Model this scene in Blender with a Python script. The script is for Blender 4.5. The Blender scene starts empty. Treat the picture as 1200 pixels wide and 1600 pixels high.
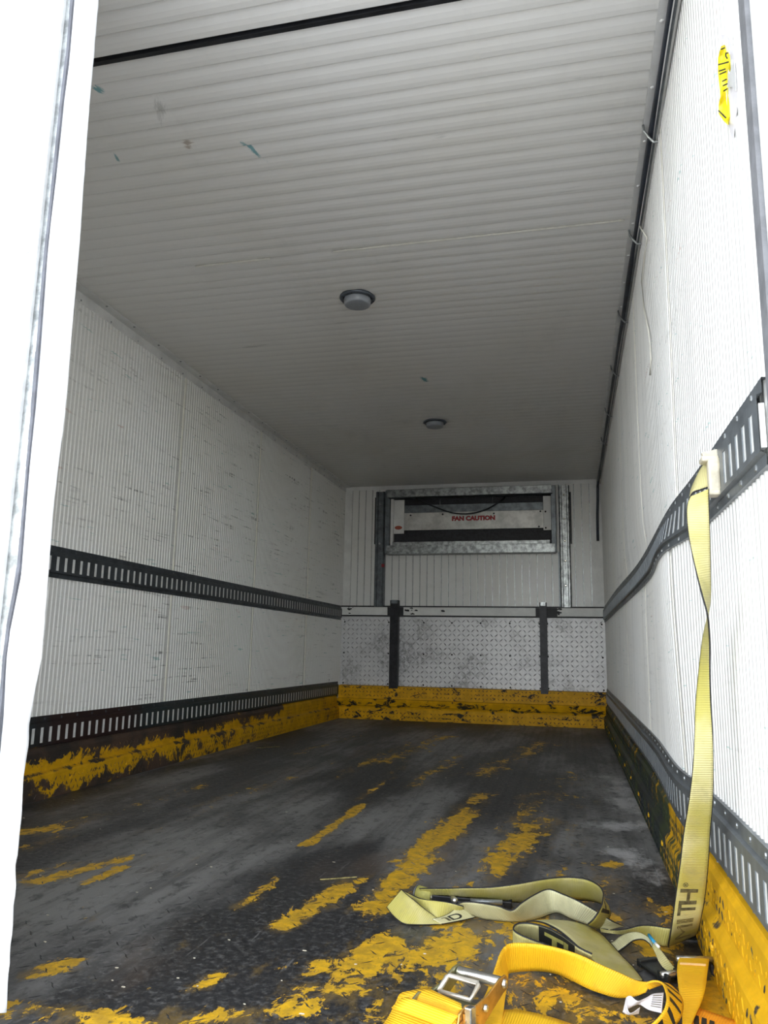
import bpy, bmesh, math, random
from mathutils import Vector, Matrix, noise
random.seed(7)
S = bpy.context.scene
COL = S.collection

# ------------------------------------------------------------------ camera
W, H, D = 2.40, 2.166, 7.026           # inside of the box: width, height, y of the front bulkhead
CAM = Vector((2.1066, 0.0, 0.6068))
FPX = 1198.2
ROWS = (Vector((0.97201, 0.23422, 0.01851)), Vector((0.02391, -0.17701, 0.98392)), Vector((-0.23374, 0.95593, 0.17765)))
cd = bpy.data.cameras.new('camera'); cam = bpy.data.objects.new('camera', cd); COL.objects.link(cam)
cd.sensor_fit = 'VERTICAL'; cd.sensor_height = 32.0; cd.lens = 32.0 * FPX / 1600.0
cd.clip_start = 0.02; cd.clip_end = 300
_r, _u, _f = ROWS
cam.matrix_world = Matrix(((_r.x, _u.x, -_f.x, CAM.x), (_r.y, _u.y, -_f.y, CAM.y), (_r.z, _u.z, -_f.z, CAM.z), (0, 0, 0, 1)))
S.camera = cam

# ------------------------------------------------------------------ sky, exposure
wd = bpy.data.worlds.new('overcast'); S.world = wd; wd.use_nodes = True
_bg = wd.node_tree.nodes['Background']
_sk = wd.node_tree.nodes.new('ShaderNodeTexSky'); _sk.sky_type = 'NISHITA'; _sk.sun_disc = False; _sk.sun_elevation = math.radians(30); _sk.sun_rotation = 0.0
_sk.air_density = 1.0; _sk.dust_density = 0.3; _sk.ozone_density = 1.0     # bright day, veiled sun over the cab; open sky behind the camera is the only light
_hs = wd.node_tree.nodes.new('ShaderNodeHueSaturation'); _hs.inputs['Saturation'].default_value = .26
wd.node_tree.links.new(_sk.outputs[0], _hs.inputs['Color']); wd.node_tree.links.new(_hs.outputs[0], _bg.inputs['Color'])
_bg.inputs['Strength'].default_value = 0.42
S.view_settings.view_transform = 'Standard'
try: S.view_settings.look = 'None'
except Exception: pass
S.view_settings.gamma = 1.0; S.view_settings.use_curve_mapping = False
S.view_settings.exposure = 1.42
S.cycles.max_bounces = 24; S.cycles.diffuse_bounces = 20; S.cycles.glossy_bounces = 6

# ------------------------------------------------------------------ helpers
def at(px, py, ax, v):
    """point on the plane coordinate[ax] = v seen at pixel (px, py) of the 1200 x 1600 frame"""
    d = _r * ((px - 600) / FPX) + _u * (-(py - 800) / FPX) + _f
    return CAM + d * ((v - CAM[ax]) / d[ax])
def ground(px, py, z=0.0): return at(px, py, 2, z)

class MB:
    def __init__(s): s.v = []; s.f = []; s.uv = None
    def add(s, vs, fs):
        o = len(s.v); s.v += [Vector(a) for a in vs]; s.f += [tuple(i + o for i in f) for f in fs]; return s
    def box(s, x0, x1, y0, y1, z0, z1):
        return s.add([(x0,y0,z0),(x1,y0,z0),(x1,y1,z0),(x0,y1,z0),(x0,y0,z1),(x1,y0,z1),(x1,y1,z1),(x0,y1,z1)],
            [(3,2,1,0),(4,5,6,7),(0,1,5,4),(1,2,6,5),(2,3,7,6),(3,0,4,7)])
    def obox(s, c, ax, ay, az):           # oriented box: centre and three half-axes
        c, ax, ay, az = map(Vector, (c, ax, ay, az)); vs = []
        for k in (-1, 1):
            for (i, j) in ((-1,-1),(1,-1),(1,1),(-1,1)): vs.append(c + ax*i + ay*j + az*k)
        return s.add(vs, [(3,2,1,0),(4,5,6,7),(0,1,5,4),(1,2,6,5),(2,3,7,6),(3,0,4,7)])
    def prism(s, pts, ext):               # closed outline (3-D, planar) pushed along ext
        n = len(pts); e = Vector(ext); a = [Vector(p) for p in pts]
        return s.add(a + [p + e for p in a], [tuple(range(n))[::-1], tuple(range(n, 2*n))] + [(i, (i+1) % n, n+(i+1) % n, n+i) for i in range(n)])
    def sweep(s, prof, path_axis, vals):  # open/closed 2-D profile repeated along an axis
        n = len(prof); o = []
        for t in vals:
            for (a, b) in prof:
                o.append((a, t, b) if path_axis == 1 else (t, a, b))
        fs = []
        for k in range(len(vals) - 1):
            for i in range(n): fs.append((k*n+i, k*n+(i+1) % n, (k+1)*n+(i+1) % n, (k+1)*n+i))
        fs += [tuple(range(n))[::-1], tuple((len(vals)-1)*n + i for i in range(n))]
        return s.add(o, fs)
    def tube(s, pts, r, n=8, closed=False):
        pts = [Vector(p) for p in pts]; o = []; m = len(pts)
        for i, p in enumerate(pts):
            t = (pts[min(i+1, m-1)] - pts[max(i-1, 0)]).normalized()
            a = t.cross(Vector((0, 0, 1)) if abs(t.z) < .9 else Vector((1, 0, 0))).normalized(); b = t.cross(a)
            rr = r[i] if isinstance(r, (list, tuple)) else r
            for k in range(n):
                g = 2*math.pi*k/n; o.append(p + a*(rr*math.cos(g)) + b*(rr*math.sin(g)))
        fs = [(i*n+k, i*n+(k+1) % n, (i+1)*n+(k+1) % n, (i+1)*n+k) for i in range(m-1) for k in range(n)]
        fs += [tuple(range(n))[::-1], tuple((m-1)*n+k for k in range(n))]
        return s.add(o, fs)
    def lathe(s, prof, c, ax=Vector((0,0,1)), n=24):  # (radius, height) pairs turned about ax through c
        c = Vector(c); ax = Vector(ax).normalized()
        a = ax.cross(Vector((1,0,0)) if abs(ax.x) < .9 else Vector((0,1,0))).normalized(); b = ax.cross(a); o = []
        for (r, h) in prof:
            for k in range(n):
                g = 2*math.pi*k/n; o.append(c + ax*h + a*(r*math.cos(g)) + b*(r*math.sin(g)))
        m = len(prof)
        fs = [(i*n+k, i*n+(k+1) % n, (i+1)*n+(k+1) % n, (i+1)*n+k) for i in range(m-1) for k in range(n)]
        fs += [tuple(range(n))[::-1], tuple((m-1)*n+k for k in range(n))]
        return s.add(o, fs)
    def rivet(s, c, ax, r=.005, h=.0025, n=8):
        return s.lathe([(r, 0), (r*.85, h*.7), (r*.4, h)], c, ax, n)
    def build(s, name, mat, parent=None, smooth=False, warp=None):
        loc = Vector((0,0,0)); q = parent
        while q is not None: loc = loc + q.location; q = q.parent
        vs = [warp(v) for v in s.v] if warp else s.v
        me = bpy.data.meshes.new(name); me.from_pydata([tuple(v - loc) for v in vs], [], s.f); me.validate()
        bm = bmesh.new(); bm.from_mesh(me); bmesh.ops.recalc_face_normals(bm, faces=bm.faces); bm.to_mesh(me); bm.free()
        me.materials.append(mat)
        if smooth:
            for p in me.polygons: p.use_smooth = True
        o = bpy.data.objects.new(name, me); COL.objects.link(o); o.parent = parent
        return o

def tag(o, label=None, cat=None, group=None, kind=None):
    if label: o['label'] = label
    if cat: o['category'] = cat
    if group: o['group'] = group
    if kind: o['kind'] = kind
    return o
def empty(name, loc, label, cat, group=None, kind=None):
    o = bpy.data.objects.new(name, None); COL.objects.link(o); o.location = loc; o.empty_display_size = .1
    return tag(o, label, cat, group, kind)
def cpy(o, parent, dloc=(0,0,0)):
    c = o.copy(); COL.objects.link(c); c.parent = parent; c.location = o.location + Vector(dloc); return c
def bevel(o, w=.002, seg=2):
    m = o.modifiers.new('bevel', 'BEVEL'); m.width = w; m.segments = seg; m.limit_method = 'ANGLE'; return o
def frange(a, b, n): return [a + (b-a)*i/n for i in range(n+1)]

# ------------------------------------------------------------------ materials
class NT:
    def __init__(s, name):
        m = bpy.data.materials.new(name); m.use_nodes = True; s.m = m; s.t = m.node_tree; s.b = s.t.nodes['Principled BSDF']
    def n(s, typ, **kw):
        x = s.t.nodes.new(typ)
        for k, v in kw.items():
            if k.startswith('_'): setattr(x, k[1:], v)
            else:
                key = int(k[1:]) if k[0] == 'i' and k[1:].isdigit() else k.replace('__', ' ')
                if isinstance(v, bpy.types.NodeSocket): s.t.links.new(v, x.inputs[key])
                else: x.inputs[key].default_value = v
        return x
    def pos(s): return s.n('ShaderNodeNewGeometry').outputs['Position']
    def map(s, vec, scale=(1,1,1), loc=(0,0,0), rot=(0,0,0)):
        return s.n('ShaderNodeMapping', Vector=vec, Scale=scale, Location=loc, Rotation=rot).outputs[0]
    def noise(s, vec, scale, detail=4, rough=.6, dist=0):
        return s.n('ShaderNodeTexNoise', Vector=vec, Scale=scale, Detail=detail, Roughness=rough, Distortion=dist).outputs['Fac']
    def ramp(s, fac, a, b, smooth=True):
        x = s.n('ShaderNodeMapRange', _interpolation_type='SMOOTHSTEP' if smooth else 'LINEAR', i0=fac, i1=a, i2=b, i3=0.0, i4=1.0)
        return x.outputs[0]
    def math(s, op, a, b=0.0): return s.n('ShaderNodeMath', _operation=op, i0=a, i1=b).outputs[0]
    def mix(s, fac, a, b):
        x = s.t.nodes.new('ShaderNodeMix'); x.data_type = 'RGBA'
        for i, v in ((0, fac), (6, a), (7, b)):
            if isinstance(v, bpy.types.NodeSocket): s.t.links.new(v, x.inputs[i])
            else: x.inputs[i].default_value = (*v, 1) if i else v
        return x.outputs[2]
    def attr(s, name): return s.n('ShaderNodeAttribute', _attribute_name=name).outputs['Fac']
    def xyz(s, v):
        x = s.n('ShaderNodeSeparateXYZ', i0=v); return x.outputs
    def out(s, col, rough=.5, metal=0.0, bump=None, bs=.3, bd=.002, spec=None):
        def put(k, v):
            if isinstance(v, bpy.types.NodeSocket): s.t.links.new(v, s.b.inputs[k])
            else: s.b.inputs[k].default_value = (*v, 1) if isinstance(v, tuple) and len(v) == 3 else v
        put('Base Color', col); put('Roughness', rough); put('Metallic', metal)
        if spec is not None: put('Specular IOR Level', spec)
        if bump is not None:
            bn = s.n('ShaderNodeBump', Strength=bs, Distance=bd, Height=bump); s.t.links.new(bn.outputs[0], s.b.inputs['Normal'])
        return s.m

def m_plain(name, col, rough=.5, metal=0.0, var=.12, scale=14):
    k = NT(name); p = k.pos(); n = k.noise(p, scale, 5, .65)
    c2 = tuple(max(0, c*(1-var*2)) for c in col); c1 = tuple(min(1, c*(1+var*.4)) for c in col)
    return k.out(k.mix(k.ramp(n, .3, .7), c2, c1), rough, metal, n, .12, .001)

def m_panel(name, base, rough, marks='wall', amt=.75, streak=False):
    """white painted panel: faint yellowing, rows of scuffs along the length of the box, a few coloured scrapes"""
    k = NT(name); p = k.pos()
    yel = k.ramp(k.noise(p, 1.1, 3), .35, .75)
    col = k.mix(yel, base, tuple(c*f for c, f in zip(base, (.955, .945, .915))))
    grime = k.ramp(k.noise(k.map(p, (1, .35, 2.2)), 3.2, 6, .7), .52, .82)
    col = k.mix(k.math('MULTIPLY', grime, .22), col, (.36, .355, .33))
    if streak:
        vs = k.ramp(k.noise(k.map(p, (1, 9, .5), (2, 3, 4)), 1.4, 5, .65), .42, .72); col = k.mix(k.math('MULTIPLY', vs, .30), col, (.42, .42, .41))
    if marks == 'wall':                   # scuffs run along y, so stretch along y and cut thin in z
        s1 = k.ramp(k.noise(k.map(p, (1, 1.3, 30)), 2.0, 4, .55), .56, .68)
        s2 = k.ramp(k.noise(k.map(p, (1, 22, 5), (3, 1, 2)), 1.6, 3, .6), .42, .6)
        zone = k.ramp(k.noise(k.map(p, (1, .5, 1.6), (5, 2, 1)), 1.5, 2), .36, .60)
        s = k.math('MULTIPLY', k.math('MULTIPLY', s1, s2), zone)
        col = k.mix(k.math('MULTIPLY', s, amt), col, (.09, .085, .08))
        t = k.math('MULTIPLY', k.ramp(k.noise(k.map(p, (1, 3.5, 40), (9, 4, 3)), 1.5, 3), .67, .71), .5)
        col = k.mix(t, col, (.06, .30, .28))
        g = k.ramp(k.noise(k.map(p, (1, 2, 16), (2, 7, 5)), 1.7, 3), .70, .76)
        col = k.mix(k.math('MULTIPLY', g, .35), col, (.42, .2, .15))
    elif marks == 'ceil':
        s1 = k.ramp(k.noise(k.map(p, (2.4, 16, 1), (1, 2, 0), (0, 0, .9)), 1.2, 5, .6), .67, .74)
        col = k.mix(k.math('MULTIPLY', s1, .30), col, (.2, .2, .19))
        x, y, z = k.xyz(p)
        def blob(cx, cy, a, ln, wd, c, amt, col):
            q = k.map(k.n('ShaderNodeVectorMath', _operation='SUBTRACT', i0=p, i1=(cx, cy, H)).outputs[0], (1/ln, 1/wd, 0), rot=(0, 0, -a))
            # the mapping scales before it turns, so turn first
            q = k.map(k.map(k.n('ShaderNodeVectorMath', _operation='SUBTRACT', i0=p, i1=(cx, cy, H)).outputs[0], rot=(0, 0, -a)), (1/ln, 1/wd, 0))
            l = k.n('ShaderNodeVectorMath', _operation='LENGTH', i0=q).outputs['Value']
            nz = k.noise(k.map(k.map(p, rot=(0, 0, -a)), (14, 70, 1)), 1.6, 5, .75)
            f = k.math('MULTIPLY', k.ramp(k.math('ADD', l, k.math('MULTIPLY', nz, 2.2)), 1.75, 1.35), amt)
            return k.mix(f, col, c)
        for (px, py, qx, qy, wdt, c, amt) in BLOBS:
            a_, b_ = at(px, py, 2, H), at(qx, qy, 2, H); d_ = b_ - a_; m_ = (a_ + b_)/2
            col = blob(m_.x, m_.y, math.atan2(d_.y, d_.x), max(.03, d_.length*.6), wdt, c, amt, col)
    n2 = k.noise(p, 5, 3)
    return k.out(col, rough, 0, n2, .05, .004)

TEAL = (.03, .27, .31)
BLOBS = [(362, 212, 424, 258, .016, TEAL, .75), (140, 136, 168, 149, .018, TEAL, .75), (178, 240, 188, 256, .01, TEAL, .7), (282, 226, 304, 226, .03, (.22, .13, .07), .6),
         (656, 586, 668, 600, .03, TEAL, .8), (240, 150, 262, 190, .02, (.3, .3, .28), .35), (250, 200, 250, 150, .03, (.3, .3, .28), .3)]

M_WALL = m_panel('white_wall_panel', (.80, .80, .78), .42)
M_WALLR = m_panel('grimy_white_wall_panel', (.80, .80, .78), .42, 'wall', .22, True)
M_CEIL = m_panel('white_ceiling_board', (.80, .79, .76), .20, 'ceil')
M_BACK = m_panel('white_bulkhead_board', (.80, .80, .78), .33, 'none')
M_TRIM = m_plain('white_trim', (.80, .80, .78), .45, 0, .06, 9)
M_DOOR = m_plain('white_door_skin', (.66, .67, .67), .4, 0, .12, 11)
M_FLAP = m_plain('white_vinyl_flap', (.68, .69, .70), .4, 0, .03, 8)
M_SEAL = m_plain('dark_grey_rubber', (.10, .105, .125), .6, 0, .2, 20)
M_BLACK = m_plain('black_rubber', (.012, .013, .016), .55, 0, .3, 20)
M_RAIL = m_plain('dark_painted_steel', (.075, .085, .095), .42, .4, .2, 16)
M_RAILR = m_plain('grey_painted_steel', (.19, .21, .225), .42, .4, .15, 16)
M_SLOT = m_plain('pale_backing', (.78, .79, .77), .5, 0, .08, 30)
M_GALV = m_plain('galvanised_steel', (.40, .42, .42), .38, .75, .3, 26)
M_POST = m_plain('blue_grey_steel', (.17, .19, .205), .42, .6, .2, 18)
M_DARK = m_plain('black_steel', (.022, .022, .026), .45, .4, .3, 22)
M_COIL = m_plain('black_coil', (.018, .018, .024), .6, 0, .3, 40)
M_BEAD = m_plain('cream_sealant', (.86, .84, .76), .5, 0, .05, 30)
M_LENS = m_plain('grey_lens', (.30, .32, .345), .35, 0, .06, 25)
M_RING = m_plain('slate_ring', (.09, .105, .125), .35, .3, .1, 25)
M_ZINC = m_plain('bright_zinc', (.66, .64, .58), .25, .9, .12, 30)
M_GOLD = m_plain('gold_passivated_steel', (.66, .38, .10), .3, .8, .2, 18)
M_OLIVEMETAL = m_plain('olive_passivated_steel', (.36, .37, .22), .3, .85, .2, 20)
M_CREAM = m_plain('cream_fitting', (.70, .64, .50), .5, .1, .15, 30)
M_PAPER = m_plain('white_label', (.78, .76, .78), .6, 0, .06, 30)
M_INK = m_plain('black_ink', (.02, .02, .018), .6, 0, .1, 60)
M_FADED = m_plain('faded_ink', (.13, .115, .05), .7, 0, .35, 90)
M_GHOST = m_plain('ghost_ink', (.30, .25, .09), .7, 0, .35, 120)
M_RED = m_plain('red_print', (.34, .02, .025), .5, 0, .1, 50)
M_REDTAG = m_plain('red_oval', (.38, .075, .035), .45, 0, .1, 50)
M_YSTICK = m_plain('yellow_sticker', (.88, .74, .015), .4, 0, .04, 20)
M_BLUE = m_plain('blue_thread', (.02, .30, .55), .6, 0, .1, 50)
M_CONC = m_plain('concrete', (.56, .55, .53), .8, 0, .1, 3)

def m_plate():
    k = NT('worn_tread_plate'); p = k.pos()
    n = k.noise(p, 2.3, 6, .7); n2 = k.noise(k.map(p, (1, 1, 1), (4, 2, 1)), 26, 5, .75)
    col = k.mix(k.ramp(n2, .35, .7), (.66, .66, .67), (.78, .78, .78))
    f = k.math('MULTIPLY', k.ramp(n, .45, .63), k.ramp(n2, .38, .60))
    col = k.mix(k.math('MULTIPLY', f, .75), col, (.13, .13, .13))
    return k.out(col, .42, .15, n2, .1, .001)
M_PLATE = m_plate()
M_TREAD = m_plain('bare_tread_steel', (.50, .50, .51), .4, .2, .3, 30)

def m_paint(name, yellow, under, dark, lo, hi, dash=(1, 1, 1)):
    """yellow paint worn through to steel; attribute 'wear' says how far gone the paint is"""
    k = NT(name); p = k.pos(); a = k.attr('wear')
    n = k.noise(k.map(p, dash), 9, 8, .72, .6); n2 = k.noise(p, 4, 4)
    f = k.ramp(k.math('ADD', n, a), lo, hi)
    base = k.mix(k.ramp(n2, .4, .65), under, dark)
    yc = k.mix(k.ramp(k.noise(p, 13, 5), .3, .75), tuple(c*.72 for c in yellow), yellow)
    col = k.mix(f, yc, base)
    return k.out(col, .55, 0, f, -.35, .002, .25)
M_CURBL = m_paint('worn_yellow_kick_plate', (.74, .40, .008), (.085, .055, .040), (.035, .03, .026), .60, .65)
M_CURBR = m_paint('yellow_kick_plate', (.80, .44, .010), (.05, .065, .03), (.025, .03, .035), .58, .64, (1, 1, .4))
M_CURBB = m_paint('yellow_bumper', (.80, .42, .003), (.03, .025, .015), (.015, .015, .015), .585, .63, (1, 1, 2.0))

def m_floor():
    k = NT('worn_painted_floor'); p = k.pos(); a = k.attr('paint'); w = k.attr('scuff')
    q = k.map(p, (1, .55, 1)); n = k.math('ADD', k.math('MULTIPLY', k.noise(q, 7.0, 8, .72, .6), .55), k.math('MULTIPLY', k.noise(k.map(p, (1, .6, 1), (7, 3, 0)), 22, 8, .75, .9), .45))
    q2 = k.map(p, (1, .33, 1), (3, 1, 0), (0, 0, -.12)); lg = k.noise(q2, 2.1, 5, .6)
    x, y, z = k.xyz(p)
    fine = k.noise(p, 60, 4, .7)
    gy = k.attr('grey'); d = k.mix(k.ramp(k.math('ADD', lg, k.math('MULTIPLY', gy, .10)), .43, .62), (.018, .018, .019), (.23, .225, .215))
    d = k.mix(k.math('MULTIPLY', k.ramp(fine, .45, .72), .5), d, (.24, .235, .225)); d = k.mix(k.math('MULTIPLY', k.ramp(k.noise(k.map(p, (1, .5, 1), (2, 9, 0)), 22, 7, .75), .50, .64), .7), d, (.022, .022, .023))
    d = k.mix(k.math('MULTIPLY', k.ramp(k.noise(k.map(p, (1, .25, 1), (0, 5, 0)), 3.3, 5), .56, .72), .6), d, (.12, .085, .06))
    st = k.ramp(k.noise(k.map(p, (11, .9, 1), (0, 3, 0), (0, 0, .18)), 1.3, 6, .68), .45, .66); d = k.mix(k.math('MULTIPLY', st, .55), d, (.020, .020, .021))
    scr = k.ramp(k.noise(k.map(p, (60, 4, 1), (0, 0, 0), (0, 0, .35)), 1.0, 3), .66, .72)
    d = k.mix(k.math('MULTIPLY', scr, .4), d, (.26, .25, .24))
    d = k.mix(k.math('MULTIPLY', k.ramp(k.math('ADD', k.noise(k.map(p, (1, .6, 1)), 9, 7, .75), w), .80, 1.05), .85), d, (.56, .55, .54))
    f = k.ramp(k.math('ADD', n, a), .73, .75)
    yc = k.mix(k.ramp(k.noise(p, 30, 6, .7), .36, .66), (.50, .29, .02), (.82, .47, .012))
    halo = k.math('MULTIPLY', k.ramp(k.math('ADD', k.noise(k.map(p, (1, .45, 1), (1, 4, 0)), 15, 8, .78), k.math('MULTIPLY', a, 1.1)), .68, .86), .6)
    d = k.mix(halo, d, (.21, .135, .035))
    f = k.math('MULTIPLY', f, k.ramp(k.noise(k.map(p, (1, .7, 1), (6, 2, 0)), 34, 7, .8), .36, .43))
    col = k.mix(f, d, yc)
    rough = k.math('ADD', k.math('MULTIPLY', lg, .2), .42)
    h = k.math('ADD', f, k.math('MULTIPLY', fine, .5))
    return k.out(col, rough, 0, h, .45, .0025)
M_FLOOR = m_floor()

def m_web(name, c1, c2, edge, pitch=.0042):
    """woven webbing: uv.x runs along the strap in metres, uv.y across it from 0 to 1"""
    k = NT(name); uv = k.n('ShaderNodeUVMap').outputs[0]; u, v, _ = k.xyz(uv); p = k.pos()
    rib = k.math('SINE', k.math('MULTIPLY', u, 2*math.pi/pitch))
    n = k.noise(p, 24, 5, .65); n2 = k.noise(p, 7, 3)
    col = k.mix(k.ramp(n2, .38, .62), c1, c2)
    col = k.mix(k.math('MULTIPLY', k.ramp(n, .5, .75), .45), col, tuple(c*.55 for c in c2))
    col = k.mix(k.math('MULTIPLY', k.ramp(rib, -.2, -.9), .18), col, tuple(c*.45 for c in c1))
    if edge:
        e = k.ramp(k.math('ABSOLUTE', k.math('SUBTRACT', v, .5)), .462, .476)
        col = k.mix(e, col, (.018, .017, .018))
    return k.out(col, .62, 0, rib, .5, .0006)
M_OLIVE = m_web('olive_webbing', (.46, .41, .10), (.55, .50, .235), True)
M_OLIVEP = m_plain('olive_cloth', (.50, .46, .12), .65, 0, .15, 40)
M_PALE = m_web('pale_webbing', (.52, .49, .27), (.60, .58, .36), True)
M_YELLOW = m_web('yellow_webbing', (.86, .50, .008), (.80, .43, .010), False)
M_ORANGE = m_web('orange_webbing', (.90, .36, .010), (.86, .32, .012), False)

# ------------------------------------------------------------------ outside ground and box shell
tag(MB().box(-40, 44, -40, 44, -1.25, -1.15).build('ground', M_CONC), 'grey concrete yard outside the truck box', 'ground', kind='structure')

YB = 1.13                               # back end of the box (door plane)
def fill_attr(o, fns):
    me = o.data; loc = Vector((0,0,0)); q = o
    while q is not None: loc += q.location; q = q.parent
    for nm, fn in fns.items():
        a = me.attributes.new(nm, 'FLOAT', 'POINT')
        a.data.foreach_set('value', [fn(v.co + loc) for v in me.vertices])

# paint left on the floor: centre and end pixel, half width in metres, strength, all read off the photograph
PATCH = [(560,1540, 800,1440,.15,.265),(640,1500,760,1420,.10,.25),(600,1590,740,1500,.10,.26),(440,1450,540,1380,.035,.32),(470,1430,545,1390,.03,.30),
  (590,1420,660,1340,.055,.33),(640,1350,735,1265,.05,.33),(690,1290,760,1240,.05,.26),(770,1360,850,1280,.07,.28),(800,1300,830,1240,.06,.24),(730,1390,830,1330,.07,.24),
  (30,1300,120,1285,.06,.28),(50,1325,130,1280,.06,.22),(20,1370,110,1350,.05,.24),(50,1380,200,1340,.028,.34),(130,1380,190,1355,.022,.34),
  (170,1270,330,1225,.06,.20),(300,1260,450,1215,.05,.21),(390,1240,520,1190,.05,.18),(230,1300,360,1250,.04,.17),
  (370,1420,440,1358,.012,.30),(480,1320,570,1255,.014,.34),(560,1250,640,1190,.03,.23),(280,1475,330,1440,.02,.20),(440,1550,500,1530,.02,.30),(470,1520,530,1490,.02,.26),(320,1540,360,1515,.015,.30),
  (20,1575,260,1605,.035,.26),(60,1520,110,1505,.03,.28),(300,1590,460,1580,.04,.26),(830,1530,1000,1600,.16,.245),(810,1520,880,1545,.10,.25),(700,1480,790,1450,.1,.26),
  (860,1460,1000,1420,.12,.22),(1000,1500,1040,1460,.07,.28),(1110,1560,1150,1530,.05,.32),(1120,1600,1160,1560,.05,.3),(930,1400,960,1350,.06,.24),
  (860,1400,900,1300,.09,.18),(900,1290,950,1230,.12,.15),(600,1190,700,1150,.10,.23),(750,1210,850,1160,.12,.22),(830,1260,900,1210,.10,.20),(450,1180,560,1150,.06,.2),(520,1215,640,1160,.05,.22),(640,1230,720,1180,.06,.22),
  (880,1420,960,1390,.05,.25),(740,1430,850,1400,.10,.2)]
PATCHW = []
for (ax, ay, bx, by, w, s_) in PATCH:
    a, b = ground(ax, ay), ground(bx, by); PATCHW.append((a.xy, b.xy, w, s_))
def seg_d(p, a, b):
    d = b - a; l2 = d.length_squared; t = 0 if l2 < 1e-9 else max(0, min(1, (p-a).dot(d)/l2)); return (p - a - d*t).length
def paint_at(v):
    p = v.xy; m = .10 + .05*noise.noise((v.x*1.7, v.y*.8, 2))
    for (a, b, w, s_) in PATCHW:
        d = seg_d(p, a, b)/w
        if d < 2.2: m = max(m, s_*1.03*(1 - d/2.2)**.75)
    return m
SC = [(ground(960,1215).xy, ground(985,1270).xy, .10, .5), (ground(940,1290).xy, ground(1000,1290).xy, .12, .5), (ground(960,1330).xy, ground(1040,1370).xy, .10, .46), (ground(1000,1250).xy, ground(1050,1380).xy, .04, .5),
      (ground(930,1370).xy, ground(1000,1350).xy, .08, .36), (ground(500,1480).xy, ground(640,1540).xy, .25, .12), (ground(320,1330).xy, ground(480,1300).xy, .2, .12), (ground(100,1540).xy, ground(300,1560).xy, .15, .22)]
def scuff_at(v):
    m = 0
    for (a, b, w, s_) in SC:
        d = seg_d(v.xy, a, b)/w
        if d < 2: m = max(m, s_*(1-d/2))
    return m

fl = MB(); nx, ny = 60, 150
xs = frange(-.02, W+.02, nx); ys = frange(YB, D+.05, ny)
fl.v = [Vector((x, y, 0)) for y in ys for x in xs]
fl.f = [(j*(nx+1)+i, j*(nx+1)+i+1, (j+1)*(nx+1)+i+1, (j+1)*(nx+1)+i) for j in range(ny) for i in range(nx)]
FLOOR = fl.build('floor', M_FLOOR)
tag(FLOOR, 'dark worn truck floor with flaking yellow paint', 'floor', kind='structure')
def grey_at(v): return 0.0
FA = {'grey': grey_at, 'paint': paint_at, 'scuff': scuff_at}
fill_attr(FLOOR, FA)
MB().box(-.1, W+.1, YB-.03, D+.15, -.14, -.004).build('floor_slab', M_DARK, FLOOR)

def lozenge(mb, c, n, u, v, ang, L=.013, w=.0034, h=.0014):
    d = u*math.cos(ang) + v*math.sin(ang); e = n.cross(d)
    mb.add([c - d*L, c - e*w, c + d*L, c + e*w, c - d*L*.55 + n*h, c + d*L*.55 + n*h], [(0,1,5,4),(1,2,5),(2,3,4,5),(3,0,4)])
def tread(mb, o, u, v, n, lu, lv, pitch, skip=None, L=.013, w=.0034, h=.0014):
    o, u, v, n = map(Vector, (o, u, v, n)); i = 0; a = pitch*.5
    while a < lu:
        b = pitch*.5; j = 0
        while b < lv:
            c = o + u*a + v*b
            if skip is None or not skip(c): lozenge(mb, c, n, u, v, math.radians(45 if (i+j) % 2 else -45), L, w, h)
            b += pitch; j += 1
        a += pitch; i += 1
ft = MB(); tread(ft, (.06, YB+.13, -.0004), (1,0,0), (0,1,0), (0,0,1), W-.14, D-YB-.35, .052, None, .019, .0038, .0011)
FT = tag(ft.build('tread', M_FLOOR, FLOOR), kind='stuff'); fill_attr(FT, {**FA, 'paint': lambda v: paint_at(v)-.22, 'grey': lambda v: grey_at(v)-.7})
# rubber edge strip of the floor along the right side, and the sill at the door
es = MB(); es.sweep([(W-.075, 0), (W-.075, .004), (W-.015, .006), (W-.015, 0)], 1, frange(1.9, 4.6, 60))
ESO = es.build('edge_strip', M_FLOOR, FLOOR); fill_attr(ESO, FA)
sl = MB(); sl.sweep([(YB-.03, -.05), (YB-.03, .004), (YB+.12, .006), (YB+.13, 0), (YB+.13, -.05)], 0, frange(0, W, 60))
SLO = sl.build('sill', M_FLOOR, FLOOR); fill_attr(SLO, FA)

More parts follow.
